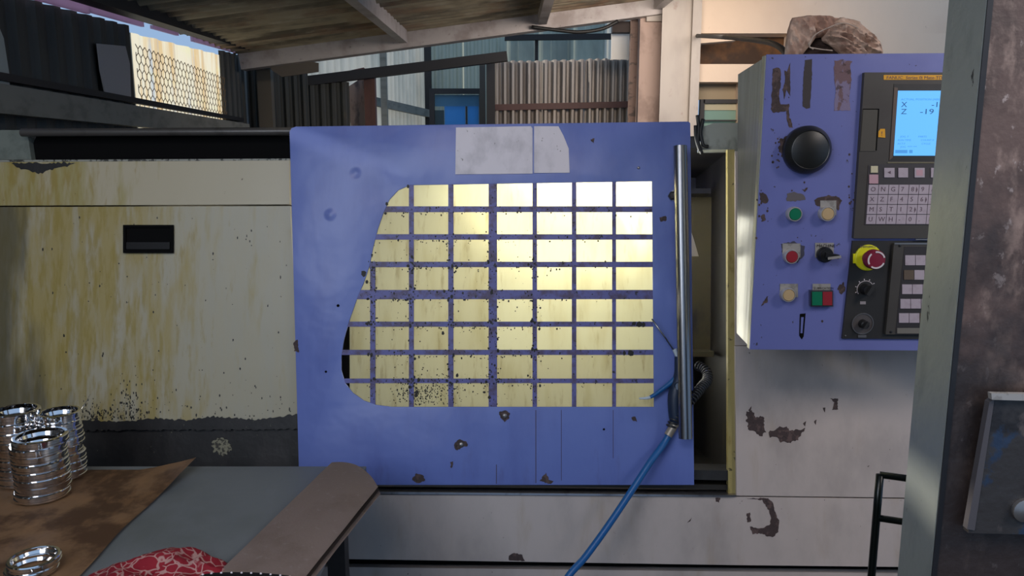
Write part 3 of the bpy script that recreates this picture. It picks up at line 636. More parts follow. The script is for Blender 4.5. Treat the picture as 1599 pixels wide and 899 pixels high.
# work lamp inside, hung just behind the top of the window
lc = MP.w(*MP.uv(MP.hit(893, 302)), -.145)
lampo = uvbox('work_lamp', (780, 270), (1030, 296), -.075, -.11, M_iron, lathe, label='work lamp housing inside the machine')
def lamp(name, px, py, off, sx, sy, e, col, d=None):
    l = bpy.data.lights.new(name, 'AREA'); l.shape = 'RECTANGLE'; l.size = sx; l.size_y = sy; l.energy = e; l.color = col
    o = bpy.data.objects.new(name, l); C.objects.link(o); o.location = MP.w(*MP.uv(MP.hit(px, py)), off)
    o.rotation_euler = (d or MP.n).to_track_quat('-Z', 'Z').to_euler(); return o
lamp('work_lamp_light', 905, 284, -.06, .36, .03, 22.0, (1.0, .985, .9))
lamp('interior_fill', 820, 440, -.45, .9, .5, 6.0, (1.0, .98, .86))  # added area light filling the panes from inside, not a second lamp
# rust patches on the body
RP = [([(1166, 643), (1174, 640), (1180, 650), (1192, 650), (1193, 660), (1196, 674), (1188, 682), (1180, 675), (1170, 672), (1166, 658)], 1.6),
      ([(1200, 674), (1208, 672), (1215, 667), (1228, 666), (1232, 672), (1245, 671), (1258, 668), (1252, 678), (1246, 686), (1232, 691), (1220, 690), (1212, 682), (1203, 683)], 1.6),
      ([(1296, 622), (1309, 622), (1307, 632), (1309, 639), (1300, 640), (1303, 628)], .8), ([(1254, 661), (1259, 657), (1257, 666)], .6), ([(1271, 658), (1275, 655), (1274, 663)], .6), ([(1168, 640), (1174, 634), (1171, 643)], .5), ([(1285, 637), (1289, 636), (1288, 644)], .5),
      ([(1165, 778), (1200, 777), (1208, 785), (1211, 800), (1216, 812), (1215, 830), (1206, 839), (1196, 836), (1190, 832), (1175, 834), (1171, 821), (1180, 824), (1194, 823), (1202, 820), (1204, 806), (1198, 792), (1190, 781)], 1.2),
      ([(1166, 802), (1171, 800), (1173, 814), (1167, 815)], .8), ([(1117, 777), (1125, 777), (1123, 784), (1118, 783)], .6), ([(795, 868), (803, 863), (815, 866), (820, 876), (794, 874)], .8), ([(1073, 816), (1080, 808), (1078, 814)], .4)]
for q, a in RP: plate('rust_patch', ragged(q, a, 2.4), MP, .0006, M_bare, lathe, off=.0006)
# ================================================================ CONTROL CABINET
CAB = empty('control_cabinet', (.95, 2.0, 1.03), 'blue lathe control cabinet with screen, keypad and push buttons', 'control panel')
cx0 = CP.hit(1172, 545).x; ctop = CP.hit(1197, 85).z; cbot = CP.hit(1172, 545).z; cx1 = cx0 + .72
plate('front_panel', [(1197, 85), (1600, 82), (1600, 548), (1171, 545.5)], CP, .003, M_cabblue, CAB, off=0, bevel=.001)
bm = bmesh.new()
f = [(1.856, cbot), (1.856, ctop - .003), (2.085, ctop - .02), (1.985, cbot + .01)]
xa = cx0 + .004
vv = [bm.verts.new((xa, y_, z)) for y_, z in f] + [bm.verts.new((cx1, y_, z)) for y_, z in f]
bm.faces.new(vv[:4][::-1]); bm.faces.new(vv[4:])
for i in range(4):
    j = (i + 1) % 4; bm.faces.new((vv[i], vv[j], vv[4+j], vv[4+i]))
link('cabinet_body', bm, M_side, CAB, bevel=.003, label='grey cabinet side')
link('edge_strip', box_bm((cx0 - .002, 1.853, cbot), (cx0 + .003, 1.872, ctop - .002)), mat('bright_edge', '#b6b59f', .3, .4), CAB)
link('mounting_arm', box_bm((cx0 + .2, 1.99, 1.2), (cx0 + .5, 2.19, 1.45)), M_body, CAB)
CB = lambda n, q, m, par=CAB, off=.0006, th=.0006, **k: plate(n, q, CP, th, m, par, off=off, **k)
# peeled strips
CB('bare_patch', ragged([(1207, 108), (1213, 105), (1219, 108), (1219, 130), (1217, 150), (1219, 163), (1233, 162), (1232, 172), (1233, 183), (1236, 190), (1238, 200), (1232, 199), (1228, 186), (1228, 174), (1206, 176), (1204, 170), (1205, 150)], .8, 3), M_bare)
CB('bare_patch', ragged([(1229, 112), (1234, 98), (1234, 150), (1228, 140), (1225, 155), (1222, 140), (1226, 128), (1225, 110)], .5, 3), M_bare)
CB('bare_patch', ragged([(1257, 94), (1268, 92), (1268, 120), (1265, 168), (1259, 170), (1253, 166), (1254, 130)], .5, 3), mat('dark_strip', '#3a3231', .7))
CB('bare_patch', ragged([(1303, 95), (1316, 93), (1331, 96), (1327, 103), (1330, 125), (1326, 150), (1328, 172), (1302, 173), (1305, 140), (1302, 115)], .8, 3), M_bare2)
CB('bare_patch', ragged([(1218, 218), (1230, 212), (1229, 236), (1222, 246), (1216, 234)], 1.8, 2.5), M_bare)
CB('bare_patch', ragged([(1253, 296), (1262, 293), (1256, 300)], 1, 2.5), M_bare)
CB('bare_patch', ragged([(1186, 300), (1196, 302), (1200, 312), (1196, 318), (1188, 316)], 1.5, 2.5), M_bare)
CB('bare_patch', ragged([(1188, 336), (1194, 334), (1196, 344), (1190, 346)], 1, 2.5), M_bare)
CB('bare_patch', ragged([(1229, 303), (1240, 299), (1256, 304), (1258, 312), (1242, 314), (1228, 314)], 1, 3), mat('grey_scuff', '#5b5456', .7))
CB('bare_patch', ragged([(1272, 313), (1283, 306), (1306, 305), (1314, 313), (1310, 328), (1302, 320), (1275, 322)], 1.3, 2.5), M_bare)
CB('bare_patch', ragged([(1310, 446), (1318, 440), (1320, 452), (1314, 460), (1308, 452)], 1.2, 2.5), M_bare)
CB('bare_patch', ragged([(1192, 470), (1199, 462), (1198, 472), (1188, 478)], 1, 2), M_bare)
CB('bare_patch', ragged([(1336, 285), (1342, 278), (1342, 310), (1336, 300)], 1, 2.5), M_bare)
CB('bare_patch', ragged([(1219, 380), (1240, 377), (1256, 384), (1256, 398), (1246, 410), (1222, 396)], 1.2, 3), mat('dark_scuff', '#3b3a4a', .7))
CB('key_slot', [(1249, 490), (1258, 489), (1255, 525), (1252, 530), (1248, 524)], M_lineD); CB('key_slot_filler', [(1251, 495), (1255, 495), (1253, 520), (1250, 520)], M_cabblue, off=.001)
# specks
bm = bmesh.new(); rr = random.Random(3)
for i in range(70):
    t = rr.random()
    x, y_ = (rr.uniform(1205, 1240), rr.uniform(200, 262)) if t < .35 else ((rr.uniform(1182, 1200), rr.uniform(285, 350)) if t < .6 else ((rr.uniform(1325, 1345), rr.uniform(240, 330)) if t < .8 else (rr.uniform(1180, 1330), rr.uniform(95, 535))))
    s = rr.uniform(.5, 2.0); prism_bm([CP.hit(x + s * math.cos(k), y_ + s * math.sin(k) * 1.2, .0005) for k in (0, 1.1, 2.2, 3.4, 4.4, 5.3)][::-1], CP.n, .0004, bm)
o = link('paint_specks', bm, M_bare, CAB); o['kind'] = 'stuff'
# big black knob
kc = CP.hit(1257, 234); r = .056
kn = link('round_cover_knob', lathe_bm(kc, CP.n, [(0, 0), (r * .97, 0), (r, .004), (r, .018), (r * .98, .021), (r * .86, .030), (r * .80, .034), (r * .77, .033), (r * .74, .034), (0, .036)], 56), M_knob, CAB, smooth=.5, label='large round black knob')
# buttons
def pbutton(px, py, mcap, r=.0165, plate_px=None, tall=.020):
    c = CP.hit(px, py, tall); c = Vector((c.x, CP.p.y, c.z)); 
    b = link('push_button', lathe_bm(c, CP.n, [(r * .72, .0), (r * 1.02, 0), (r * 1.06, .006), (r * 1.06, tall - .003), (r * .98, tall), (r * .9, tall), (r * .86, tall - .004), (r * .72, tall - .006)], 32, closed=True), mat('button_collar', '#c4c0ba', .35, .5), CAB, smooth=.6)
    link('button_cap', lathe_bm(c, CP.n, [(0, .004), (r * .86, .004), (r * .86, tall - .001), (r * .78, tall + .001), (0, tall + .0015)], 32), mcap, b, smooth=.6)
    if plate_px:
        plate('legend_plate', rect(*plate_px), CP, .0015, M_legend, b, off=.002)
    return b
pbutton(1242, 334.5, M_green).__setitem__('label', 'green push button'); pbutton(1293, 334, M_tan, .017, (1281, 313, 1306, 336)).__setitem__('label', 'upper tan push button')
pbutton(1237, 401, M_red, .0165, (1222, 380, 1250, 402)).__setitem__('label', 'red push button'); pbutton(1232, 461, M_tan, .0165, (1218, 443, 1246, 464)).__setitem__('label', 'lower tan push button')
# selector switch
c = CP.hit(1286, 397); s = link('selector_switch', lathe_bm(c, CP.n, [(0, 0), (.019, 0), (.019, .010), (.016, .014), (.016, .02), (0, .02)], 32), M_black, CAB, smooth=.6, label='black selector with silver lever')
link('lever', beam_bm(c + Vector((-.006, -.026, .002)), c + Vector((.024, -.030, -.002)), .012, .010), M_black, s, bevel=.002); link('lever_strip', beam_bm(c + Vector((-.002, -.0315, -.006)), c + Vector((.027, -.036, -.001)), .004, .006), M_legend, s)
plate('legend_plate', rect(1273, 379, 1302, 402), CP, .0015, M_legend, s, off=.002)
text('legend_print', 'MACHINE', CP, 1275, 386, 4.5, M_lineD, s, off=.0025)
# double button
s = plate('double_push_button', rect(1266, 453.5, 1301, 478.5), CP, .014, M_chrome, CAB, off=.014, bevel=.001, label='rectangular green and red twin button')
plate('button_cap', rect(1268.5, 455.5, 1284, 476.5), CP, .004, M_green, s, off=.0165, bevel=.0008, label='green half'); plate('button_cap', rect(1285, 455.5, 1299.5, 476.5), CP, .004, M_red, s, off=.0165, bevel=.0008, label='red half')
plate('legend_plate', rect(1269, 443, 1297, 455), CP, .0015, M_legend, s, off=.003); text('legend_print', 'LUBRICATION', CP, 1271, 451.5, 3.2, M_lineD, s, off=.0035)
# screen unit
un = plate('screen_unit', [(1350, 113), (1600, 113), (1600, 372), (1333, 372)], CP, .012, M_bezel, CAB, off=.012, bevel=.002, label='brown-grey screen and keypad unit')
SP = lambda n, q, m, off=.0128, th=.0008, par=un, **k: plate(n, q, CP, th, m, par, off=off, **k)
SP('yellow_strip', [(1380, 117), (1560, 117), (1560, 124.5), (1380, 124.5)], M_orange)
text('strip_print', 'FANUC  Series 0i Mate-TD', CP, 1384, 123.3, 4.6, M_keytxt, un, off=.0132, wscale=1.2)
SP('screen_recess', [(1396, 131), (1600, 131), (1600, 251), (1388, 251)], M_blackm)
SP('screen_bezel', [(1396.5, 136), (1402, 137), (1399, 200), (1394, 246), (1389, 250)], mat('bezel_brown', '#5a4a40', .5), off=.0136)
SP('screen', [(1402.5, 141.5), (1560, 141.5), (1552, 243), (1395.5, 243)], M_screen, off=.0145, label='lit pale blue screen')
so = .0155
text('screen_print', 'X', CP, 1407, 167, 8, M_lcdtxt, un, so, 1.15); text('screen_print', 'Z', CP, 1406.5, 178, 8, M_lcdtxt, un, so, 1.25)
text('screen_print', '-1', CP, 1454, 167, 8, M_lcdtxt, un, so, 1.35); text('screen_print', '-19', CP, 1436, 178, 8, M_lcdtxt, un, so, 1.5)
text('screen_print', 'ACTUAL POSITION (ABS', CP, 1407, 156.5, 3, M_lcdfaint, un, so, 1.3)
for t_, x, y_ in (('JOG  F', 1406, 214.5), ('PARTS', 1434, 214.5), ('RUN TIME', 1402, 220), ('COUNT 0', 1438, 220), ('ACT.F', 1401.5, 225.5), ('CYCLE', 1439, 225.5), ('JOG  **** ***', 1406, 230.5)):
    text('screen_print', t_, CP, x, y_, 2.8, M_lcdfaint, un, so, 1.15)
SP('soft_key_bar', rect(1398, 234, 1417, 239), M_lcdfaint, off=.0153); SP('soft_key_bar', rect(1420, 234, 1425, 239), M_lcdfaint, off=.0153)
SP('card_slot_cover', [(1348, 171), (1371.5, 171), (1368, 236), (1343, 236)], mat('slot_cover', '#46423a', .5), off=.0134, bevel=.0003)
bm = bmesh.new(); prism_bm([CP.hit(x, y_, .0142) for x, y_ in ((1371.5, 170), (1373, 170), (1369, 235), (1367.5, 235))], CP.n, .001, bm); prism_bm([CP.hit(x, y_, .0142) for x, y_ in ((1348, 169.6), (1373, 169.6), (1373, 170.8), (1348, 170.8))], CP.n, .001, bm)
link('slot_line', bm, M_lineD, un)
SP('amber_sticker', [(1375, 201), (1382, 201), (1382.5, 215), (1371.5, 214), (1372, 205)], M_orange, off=.0134); text('sticker_print', '!', CP, 1375.5, 212, 7, M_keytxt, un, .0138)
SP('keypad_line', [(1386, 253), (1600, 253), (1600, 254.6), (1386, 254.6)], mat('olive_line', '#6d6750', .5), off=.0134)
SP('keypad_field', [(1372, 256), (1600, 256), (1600, 351), (1350, 351), (1356, 258)], mat('keypad_field', '#383436', .5), off=.0132)
# keys: one mesh, copied
k0 = CP.hit(1356.8, 288.3, .0145); k1 = CP.hit(1372.6, 288.3, .0145); pu = (k1 - k0).length; pv = (k0 - CP.hit(1354.5, 304, .0145)).z
def keybox(px0, py0, px1, py1, m, par, name='key', off=.0155, label=None):
    return plate(name, rect(px0, py0, px1, py1), CP, .0025, m, par, off=off, label=label)
keybox(1360, 259, 1371, 269.5, M_keyY, un); keybox(1357.5, 272.5, 1371.5, 286.5, M_keyP, un)
keybox(1381, 262, 1397, 277, M_key, un); keybox(1403, 262, 1418, 277, M_key, un); keybox(1428.5, 262, 1444, 277, M_key, un); keybox(1454, 262, 1469, 277, M_key, un); keybox(1431, 265, 1441, 274, M_keyP, un, 'key_mark', .0158)
text('key_print', '◄', CP, 1387, 271, 4, M_keytxt, un, .0162) if False else plate('key_print', [(1386, 269), (1391, 266.5), (1391, 271.5)], CP, .0004, M_keytxt, un, off=.0160)
proto = None
rows = ['ONG789/', 'XZF456+', 'MST123-', 'UWH-0.E']
for r_ in range(4):
    for c_ in range(9):
        a = k0 + CP.u * (c_ * pu + .0004) - Vector((0, 0, r_ * pv))
        if proto is None:
            bm = prism_bm([a, a - CP.v * (pv * .93), a - CP.v * (pv * .93) + CP.u * pu * .94, a + CP.u * pu * .94], CP.n, .0025)
            proto = link('key', bm, M_key, un, bevel=.0004); ctr = proto.location - a
        else: dup(proto, a + ctr, un)
        if c_ < 7:
            s = CP.uv(a)
            ch = rows[r_][c_]
            t = text('key_print', ch, CP, 1360, 298, 7, M_keytxt, un, .0148)
            t.location = (a + CP.u * pu * .18 - CP.v * pv * .66 + CP.n * .0003) - Vector(un['wl'])
            # small second marks
            if (c_, r_) in ((4, 0), (5, 1), (4, 2)):
                q = a + CP.u * pu * .72 - CP.v * pv * .5 + CP.n * .0004
                link('key_arrow', prism_bm([q + CP.v * pv * .3, q + CP.u * pu * .12, q - CP.v * pv * .3, q - CP.u * pu * .05], CP.n, .0004), M_keytxt, un)
# lower panel
lw = plate('lower_panel', [(1331.5, 376), (1600, 376), (1600, 530), (1315, 528.5)], CP, .006, M_blackm, CAB, off=.006, bevel=.001, label='black lower switch panel')
LP = lambda n, q, m, off=.0068, th=.0008, par=lw, **k: plate(n, q, CP, th, m, par, off=off, **k)
kb = plate('operator_keypad', [(1396, 380), (1600, 380), (1600, 523), (1383, 522)], CP, .008, M_bezel, CAB, off=.014, bevel=.001, label='raised operator keypad')
plate('keypad_rim', [(1397, 379), (1600, 379), (1600, 381.5), (1396.8, 381.5)], CP, .003, M_screw, kb, off=.0155); plate('keypad_rim', [(1430, 373), (1600, 373), (1600, 374.6), (1430, 374.6)], CP, .003, M_screw, kb, off=.0135)
plate('keypad_field', [(1412, 385), (1600, 385), (1600, 522), (1398, 522)], CP, .0008, mat('key_field', '#2b2728', .5), kb, off=.0146)
rowsy = [(398.5, 414, 1413.7), (421.7, 436.5, 1411.8), (444, 459, 1409), (466.7, 481.5, 1406.3), (489, 503.8, 1404)]
kp = {}
for j, (y0, y1, xs) in enumerate(rowsy):
    for i in range(6):
        m_ = M_keyB if (j, i) in ((1, 0), (1, 2), (4, 2)) else M_key
        keybox(xs + i * 16.3, y0, xs + i * 16.3 + 15.3, y1, m_, kb, off=.0165)
plate('label_strip', rect(1401, 512, 1520, 520.5), CP, .001, mat('grey_strip', '#6e6a62', .5), kb, off=.0158)
for x, y_ in ((1405, 383.5), (1391, 518)): link('screw', lathe_bm(CP.hit(x, y_, .014), CP.n, [(0, 0), (.003, 0), (.003, .0015), (0, .002)], 12), M_black, kb)
link('screw', lathe_bm(CP.hit(1320, 524, .006), CP.n, [(0, 0), (.002, 0), (.002, .001), (0, .0015)], 12), M_screw, lw)
# emergency stop
c = CP.hit(1354.5, 402, .006); c.y = CP.p.y - .006
es = link('emergency_stop', lathe_bm(c, CP.n, [(0, 0), (.0315, 0), (.0315, .004), (.029, .006), (0, .006)], 48), M_yel, CAB, smooth=.6, label='yellow emergency stop collar')
CPe = CP
plate('collar_tab', [(1332.5, 396), (1337, 396), (1337, 411), (1332.5, 411)], CP, .004, M_yel, es, off=.009)
text('collar_print', 'EMERGENCY', CP, 1343, 386.5, 3, M_keytxt, es, off=.0125) .rotation_euler = (0, 0, 0)
link('stop_stem', lathe_bm(c, CP.n, [(0, .006), (.016, .006), (.016, .022), (.0235, .026), (.0235, .042), (.021, .046), (0, .047)], 40), M_estop, es, smooth=.6, label='dark red mushroom head')
for a0_, a1_ in ((.3, 1.75), (2.3, 3.7), (4.1, 5.9)):
    bm = bmesh.new(); pts = [a0_ + (a1_ - a0_) * k / 12 for k in range(13)]
    rad = lambda R: [c + CP.n * .0476 + CP.u * math.cos(t) * R + CP.v * math.sin(t) * R for t in pts]
    o_, i_ = rad(.0208), rad(.0172); prism_bm(o_ + i_[::-1], CP.n, .001, bm); link('arrow_mark', bm, M_white, es)
# override dial
c = CP.hit(1351, 451, .006); c.y = CP.p.y - .006
d = link('override_dial', lathe_bm(c, CP.n, [(0, 0), (.014, 0), (.013, .012), (.011, .018), (0, .018)], 32), M_black, CAB, smooth=.6, label='black override dial with scale')
link('dial_grip', beam_bm(c + CP.n * .02 - CP.u * .004 - CP.v * .012, c + CP.n * .02 + CP.u * .008 + CP.v * .010, .008, .012, up=CP.n), M_blackm, d, bevel=.002)
bm = bmesh.new(); pts = [.6 + 3.2 * k / 20 for k in range(21)]; cc = c + CP.n * .0008
prism_bm([cc + (CP.u * math.cos(t) + CP.v * math.sin(t)) * .0205 for t in pts] + [cc + (CP.u * math.cos(t) + CP.v * math.sin(t)) * .0195 for t in pts[::-1]], CP.n, .0006, bm)
for t in (.6, 1.2, 1.75, 2.3, 2.9, 3.5): 
    e = CP.u * math.cos(t) + CP.v * math.sin(t); beam_bm(cc + e * .022, cc + e * .0255, .0016, .0006, up=CP.n, bm=bm)
link('dial_scale', bm, M_white, d); plate('dial_mark', rect(1343, 470.5, 1352, 475), CP, .0006, mat('dull_mark', '#8a8284', .6), d, off=.0068)
# lower dial with clear round guard
c = CP.hit(1346.5, 505, .006); c.y = CP.p.y - .006
d = link('round_dial', lathe_bm(c, CP.n, [(.0245, 0), (.0265, 0), (.0265, .003), (.0245, .003)], 40, closed=True), M_screw, CAB, smooth=.6, label='dial with grey ring')
link('dial_disc', lathe_bm(c, CP.n, [(0, 0), (.0245, 0), (.0245, .001), (0, .001)], 32), mat('dial_disc', '#4c4746', .45), d)
link('dial_knob', lathe_bm(c, CP.n, [(0, .001), (.011, .001), (.010, .016), (.008, .018), (0, .018)], 28), M_black, d, smooth=.6); link('dial_grip', beam_bm(c + CP.n * .02 - CP.v * .008 - CP.u * .004, c + CP.n * .02 + CP.v * .008 + CP.u * .005, .006, .008, up=CP.n), M_blackm, d, bevel=.001)
plate('ring_tab', rect(1340, 523, 1353, 527), CP, .003, M_screw, d, off=.0085)
# sacking bundle on top of the cabinet
def lump(name, c, rad, m, seed, amp=.25, f=5, sub=5, parent=None, shape=None, **kw):
    bm = bmesh.new(); bmesh.ops.create_icosphere(bm, subdivisions=sub, radius=1)
    for v in bm.verts:
        n = v.co.copy(); q = n * f * .3 + Vector((seed, seed * .7, 0))
        d_ = 1 + amp * noise.noise(q) + amp * .6 * (abs(noise.noise(q * 2.3)) - .3) * 1.6 + amp * .35 * (abs(noise.noise(q * 5.1)) - .25)
        p = Vector((n.x * rad[0], n.y * rad[1], n.z * rad[2])) * d_
        if shape: p = shape(p, n)
        v.co = Vector(c) + p
    return link(name, bm, m, parent, smooth=True, **kw)
def interp(K, x):
    for (a, b), (c_, d_) in zip(K, K[1:]):
        if x <= c_: return b + (d_ - b) * (x - a) / (c_ - a)
    return K[-1][1]
def pillow(name, tops, bots, Y, D, m, parent, seed=0, ang=.5, nx=60, ny=30, **kw):
    bm = bmesh.new(); g = []; ca, sa = math.cos(ang), math.sin(ang)
    for i in range(nx + 1):
        u = i / nx; x = tops[0][0] + (tops[-1][0] - tops[0][0]) * u; t, b = interp(tops, x), interp(bots, x); row = []
        for j in range(ny + 1):
            v = j / ny; y_ = t + (b - t) * v; e = (4 * u * (1 - u)) ** .35 * (4 * v * (1 - v)) ** .4
            a_, b_ = (x * ca + y_ * sa), (-x * sa + y_ * ca)
            q = Vector((a_ / 34, b_ / 9, seed)); fold = 1 - 2.4 * abs(noise.noise(q)); f2 = 1 - 2.2 * abs(noise.noise(Vector((a_ / 13, b_ / 6, seed + 9))))
            d_ = D * e * (.55 + .35 * fold + .16 * f2)
            row.append((onY(x, y_, Y), -d_))
        g.append(row)
    F_ = [[bm.verts.new(p + Vector((0, d_, 0))) for p, d_ in row] for row in g]
    for a, b in zip(F_, F_[1:]):
        for j in range(ny): bm.faces.new((a[j], a[j+1], b[j+1], b[j]))
    B_ = [[F_[i][j] if i in (0, nx) or j in (0, ny) else bm.verts.new(g[i][j][0] + Vector((0, -g[i][j][1] * .8, 0))) for j in range(ny + 1)] for i in range(nx + 1)]
    for a, b in zip(B_, B_[1:]):
        for j in range(ny):
            vs2 = []
            for v in (a[j], b[j], b[j+1], a[j+1]):
                if v not in vs2: vs2.append(v)
            if len(vs2) > 2:
                try: bm.faces.new(vs2)
                except ValueError: pass
    return link(name, bm, m, parent, smooth=1.0, **kw)
YB = 1.94
zb = ctop + .0005
pyb = lambda x: 449.5 - 0 if 0 else x
# pixel row where the cabinet top lies at YB
row = min(range(70, 110), key=lambda r: abs(onY(1300, r, YB).z - zb)) - .3
sb = empty('sacking_bundle', onY(1300, row, YB), 'crumpled brown sacking bundle on top of the control cabinet', 'cloth')
pillow('loose_flap', [(1225, row - 3), (1231, 45), (1236, 28), (1262, 24), (1292, 25), (1312, 30), (1326, 40)], [(1225, row), (1248, row), (1262, 74), (1272, 60), (1300, 56), (1326, 52)], YB, .035, M_rag, sb, 2.2, 1.2)
pillow('sack', [(1284, 60), (1293, 38), (1312, 27), (1330, 30), (1350, 44), (1366, 62), (1376, row - 1)], [(1284, 64), (1300, 74), (1318, row), (1376, row)], YB - .01, .05, M_rag, sb, 5.1, .55)
pillow('hollow_filler', [(1250, 70), (1262, 58), (1300, 55), (1330, 60)], [(1250, row), (1330, row)], YB + .02, .02, mat('dark_hollow_fill', '#3a2a24', .9), sb, 7.3, .2)  # added dark filler, the hollow's shade put into its colour
for pts in (((1262, 70), (1272, 55), (1292, 44), (1318, 36), (1345, 46)), ((1264, 74), (1282, 77), (1300, 79)), ((1268, 62), (1264, 72), (1270, 77))):
    link('string', tube_bm(smooth_path([onY(x, y_, YB - .055) for x, y_ in pts]), .0014, 6), mat('pale_string', '#a8978a', .8), sb, smooth=True)
# loose black cables from the wall to the cabinet top
cab = link('black_cable', tube_bm(smooth_path([onY(1089, 56, 6.5), onY(1130, 58, 5), onY(1180, 63, 3.6), onY(1215, 72, 2.5), Vector((onY(1245, 80, 2.05).x, 2.05, ctop - .004)), Vector((onY(1262, 80, 2.02).x, 1.99, ctop - .003))]), lambda t: .016 - .011 * t, 8), M_rubber, smooth=True, label='black cable sagging from the far wall to the cabinet top', cat='cable')
# ================================================================ AIR GUN, HOSES
OF = DO + .05
hosep = [A(880, 915, .16), A(905, 880, .15), A(950, 815, .13), A(990, 760, .11), A(1020, 715, .09), A(1040, 688, .07), A(1051, 668, .055), A(1060, 640, .05)]
HD = DO + .012
hosep = [onZ(840, 1010, .25), A(880, 912, .20), A(915, 868, .17), A(950, 820, .14), A(985, 768, .11), A(1015, 722, .085), A(1038, 690, HD + .012), A(1052, 665, HD + .006)]
h = empty('air_hose', hosep[0], 'blue air hose hanging from the door handle down to the lower edge', 'hose')
link('hose', tube_bm(smooth_path(hosep), .0095, 14), M_hose, h, smooth=True); link('coupling', tube_bm([A(1043, 680, HD + .012), A(1055, 660, HD + .006)], .012, 14), mat('brass_white', '#9c9284', .4, .3), h, smooth=.6)
h = empty('air_gun', A(1050, 560, HD + .004), 'air blow gun with thin steel lance tucked behind the handle', 'air gun')
link('lance', tube_bm([A(1018, 498, DO + .03), A(1038, 526, DO + .022), A(1055, 551, HD)], .0022, 8), M_chrome, h, smooth=True)
link('collar', tube_bm([A(1053, 545, HD), A(1058, 556, HD)], .0065, 14), M_tip, h, smooth=.6)
link('body', tube_bm(smooth_path([A(1060, 556, HD), A(1062, 585, HD + .002), A(1054, 618, HD + .004), A(1054, 650, HD + .005), A(1054, 662, HD + .006)]), lambda t: .012 + .008 * math.sin(math.pi * t), 16), mat('dark_blue_gun', '#1c2a40', .45), h, smooth=True)
tb = smooth_path([A(998, 622, DO + .03), A(1015, 620, DO + .028), A(1032, 609, DO + .022), A(1050, 595, DO + .016), A(1064, 580, DO + .012)])
h = empty('blue_tube', tb[0], 'short twisted blue tube with a pale tip pointing left from the handle', 'tube')
link('tube', tube_bm(tb[8:], lambda t: .005 + .0035 * t, 12), M_hose, h, smooth=True); link('tip', tube_bm(tb[:10], lambda t: .0025 + .0025 * t, 12), M_tip, h, smooth=True)
def coil_bm(path, R, r, pitch, seg=8):
    L_ = sum((b - a).length for a, b in zip(path, path[1:])); turns = int(L_ / pitch); n = turns * 14; out = []
    cum = [0]
    for a, b in zip(path, path[1:]): cum.append(cum[-1] + (b - a).length)
    a_ = (path[1] - path[0]).orthogonal().normalized()
    for i in range(n + 1):
        s = L_ * i / n; k = 0
        while k < len(path) - 2 and cum[k+1] < s: k += 1
        t = (s - cum[k]) / max(1e-6, cum[k+1] - cum[k]); p = path[k].lerp(path[k+1], t); d_ = (path[k+1] - path[k]).normalized()
        a_ = (a_ - d_ * a_.dot(d_)).normalized(); b_ = d_.cross(a_); q = 2 * math.pi * turns * i / n
        out.append(p + (a_ * math.cos(q) + b_ * math.sin(q)) * R)
    return tube_bm(out, r, 6)
cp_ = smooth_path([A(1047, 668, DO + .022), A(1058, 648, DO + .02), A(1078, 625, DO + .018), A(1095, 605, .01), A(1105, 592, -.03), A(1102, 578, -.06), A(1088, 570, -.09)], 8)
link('ribbed_conduit', coil_bm(cp_, .0125, .003, .0095), mat('dark_conduit', '#3a3a3c', .4, .3), smooth=True, label='dark ribbed flexible conduit looped behind the chrome handle', cat='conduit')
# ================================================================ TABLE
TZ = .70
tb_ = empty('work_table', (-1.0, 1.5, 0), 'low steel-topped work table in front of the lathe', 'table')
tx0, tx1, ty0, ty1 = -1.6, -.385, .75, onZ(300, 728, TZ).y
link('tabletop', box_bm((tx0, ty0, TZ - .025), (tx1, ty1, TZ)), M_mat, tb_, bevel=.002)
for X, Y in ((tx1 - .05, ty1 - .14), (tx1 - .05, ty0 + .05), (tx0 + .05, ty1 - .05), (tx0 + .05, ty0 + .05)):
    link('leg', box_bm((X - .022, Y - .022, 0), (X + .022, Y + .022, TZ - .025)), M_iron, tb_)
link('apron', box_bm((tx0 + .07, ty1 - .16, TZ - .075), (tx1 - .07, ty1 - .13, TZ - .026)), M_iron, tb_); link('apron', box_bm((tx1 - .065, ty0 + .1, TZ - .09), (tx1 - .035, ty1 - .2, TZ - .026)), mat('brown_apron', '#3b2a26', .7), tb_)
link('stretcher', box_bm((tx0 + .07, ty1 - .16, .30), (tx1 - .07, ty1 - .13, .34)), M_iron, tb_); link('stretcher', box_bm((tx1 - .065, ty0 + .07, .3), (tx1 - .035, ty1 - .17, .34)), M_iron, tb_)
# cardboard sheet with a curled corner
bm = bmesh.new(); nx, ny = 26, 34; g = []
for j in range(ny + 1):
    row = []
    Y = .80 + (ty1 - .03 - .80) * j / ny
    xr = -.825 - .004 * math.sin(j * .6) - (.03 * (j / ny))
    for i in range(nx + 1):
        t = i / nx; X = tx0 + .02 + (xr - tx0 - .02) * t
        z = TZ + .003 + .002 * noise.noise(Vector((X * 6, Y * 6, 0)))
        cu_ = max(0, t - .86) / .14 * max(0, j / ny - .86) / .14
        z += .028 * cu_ ; X += .035 * cu_; Yy = Y + .01 * cu_
        if t > .97: z += .002
        row.append(bm.verts.new((X, Yy, z)))
    g.append(row)
for a, b in zip(g, g[1:]):
    for i in range(nx): bm.faces.new((a[i], a[i+1], b[i+1], b[i]))
bmesh.ops.solidify(bm, geom=bm.faces[:], thickness=.0025)
link('cardboard_sheet', bm, M_card, smooth=.6, label='oil-stained brown cardboard sheet with a curled corner on the left of the table', cat='cardboard')
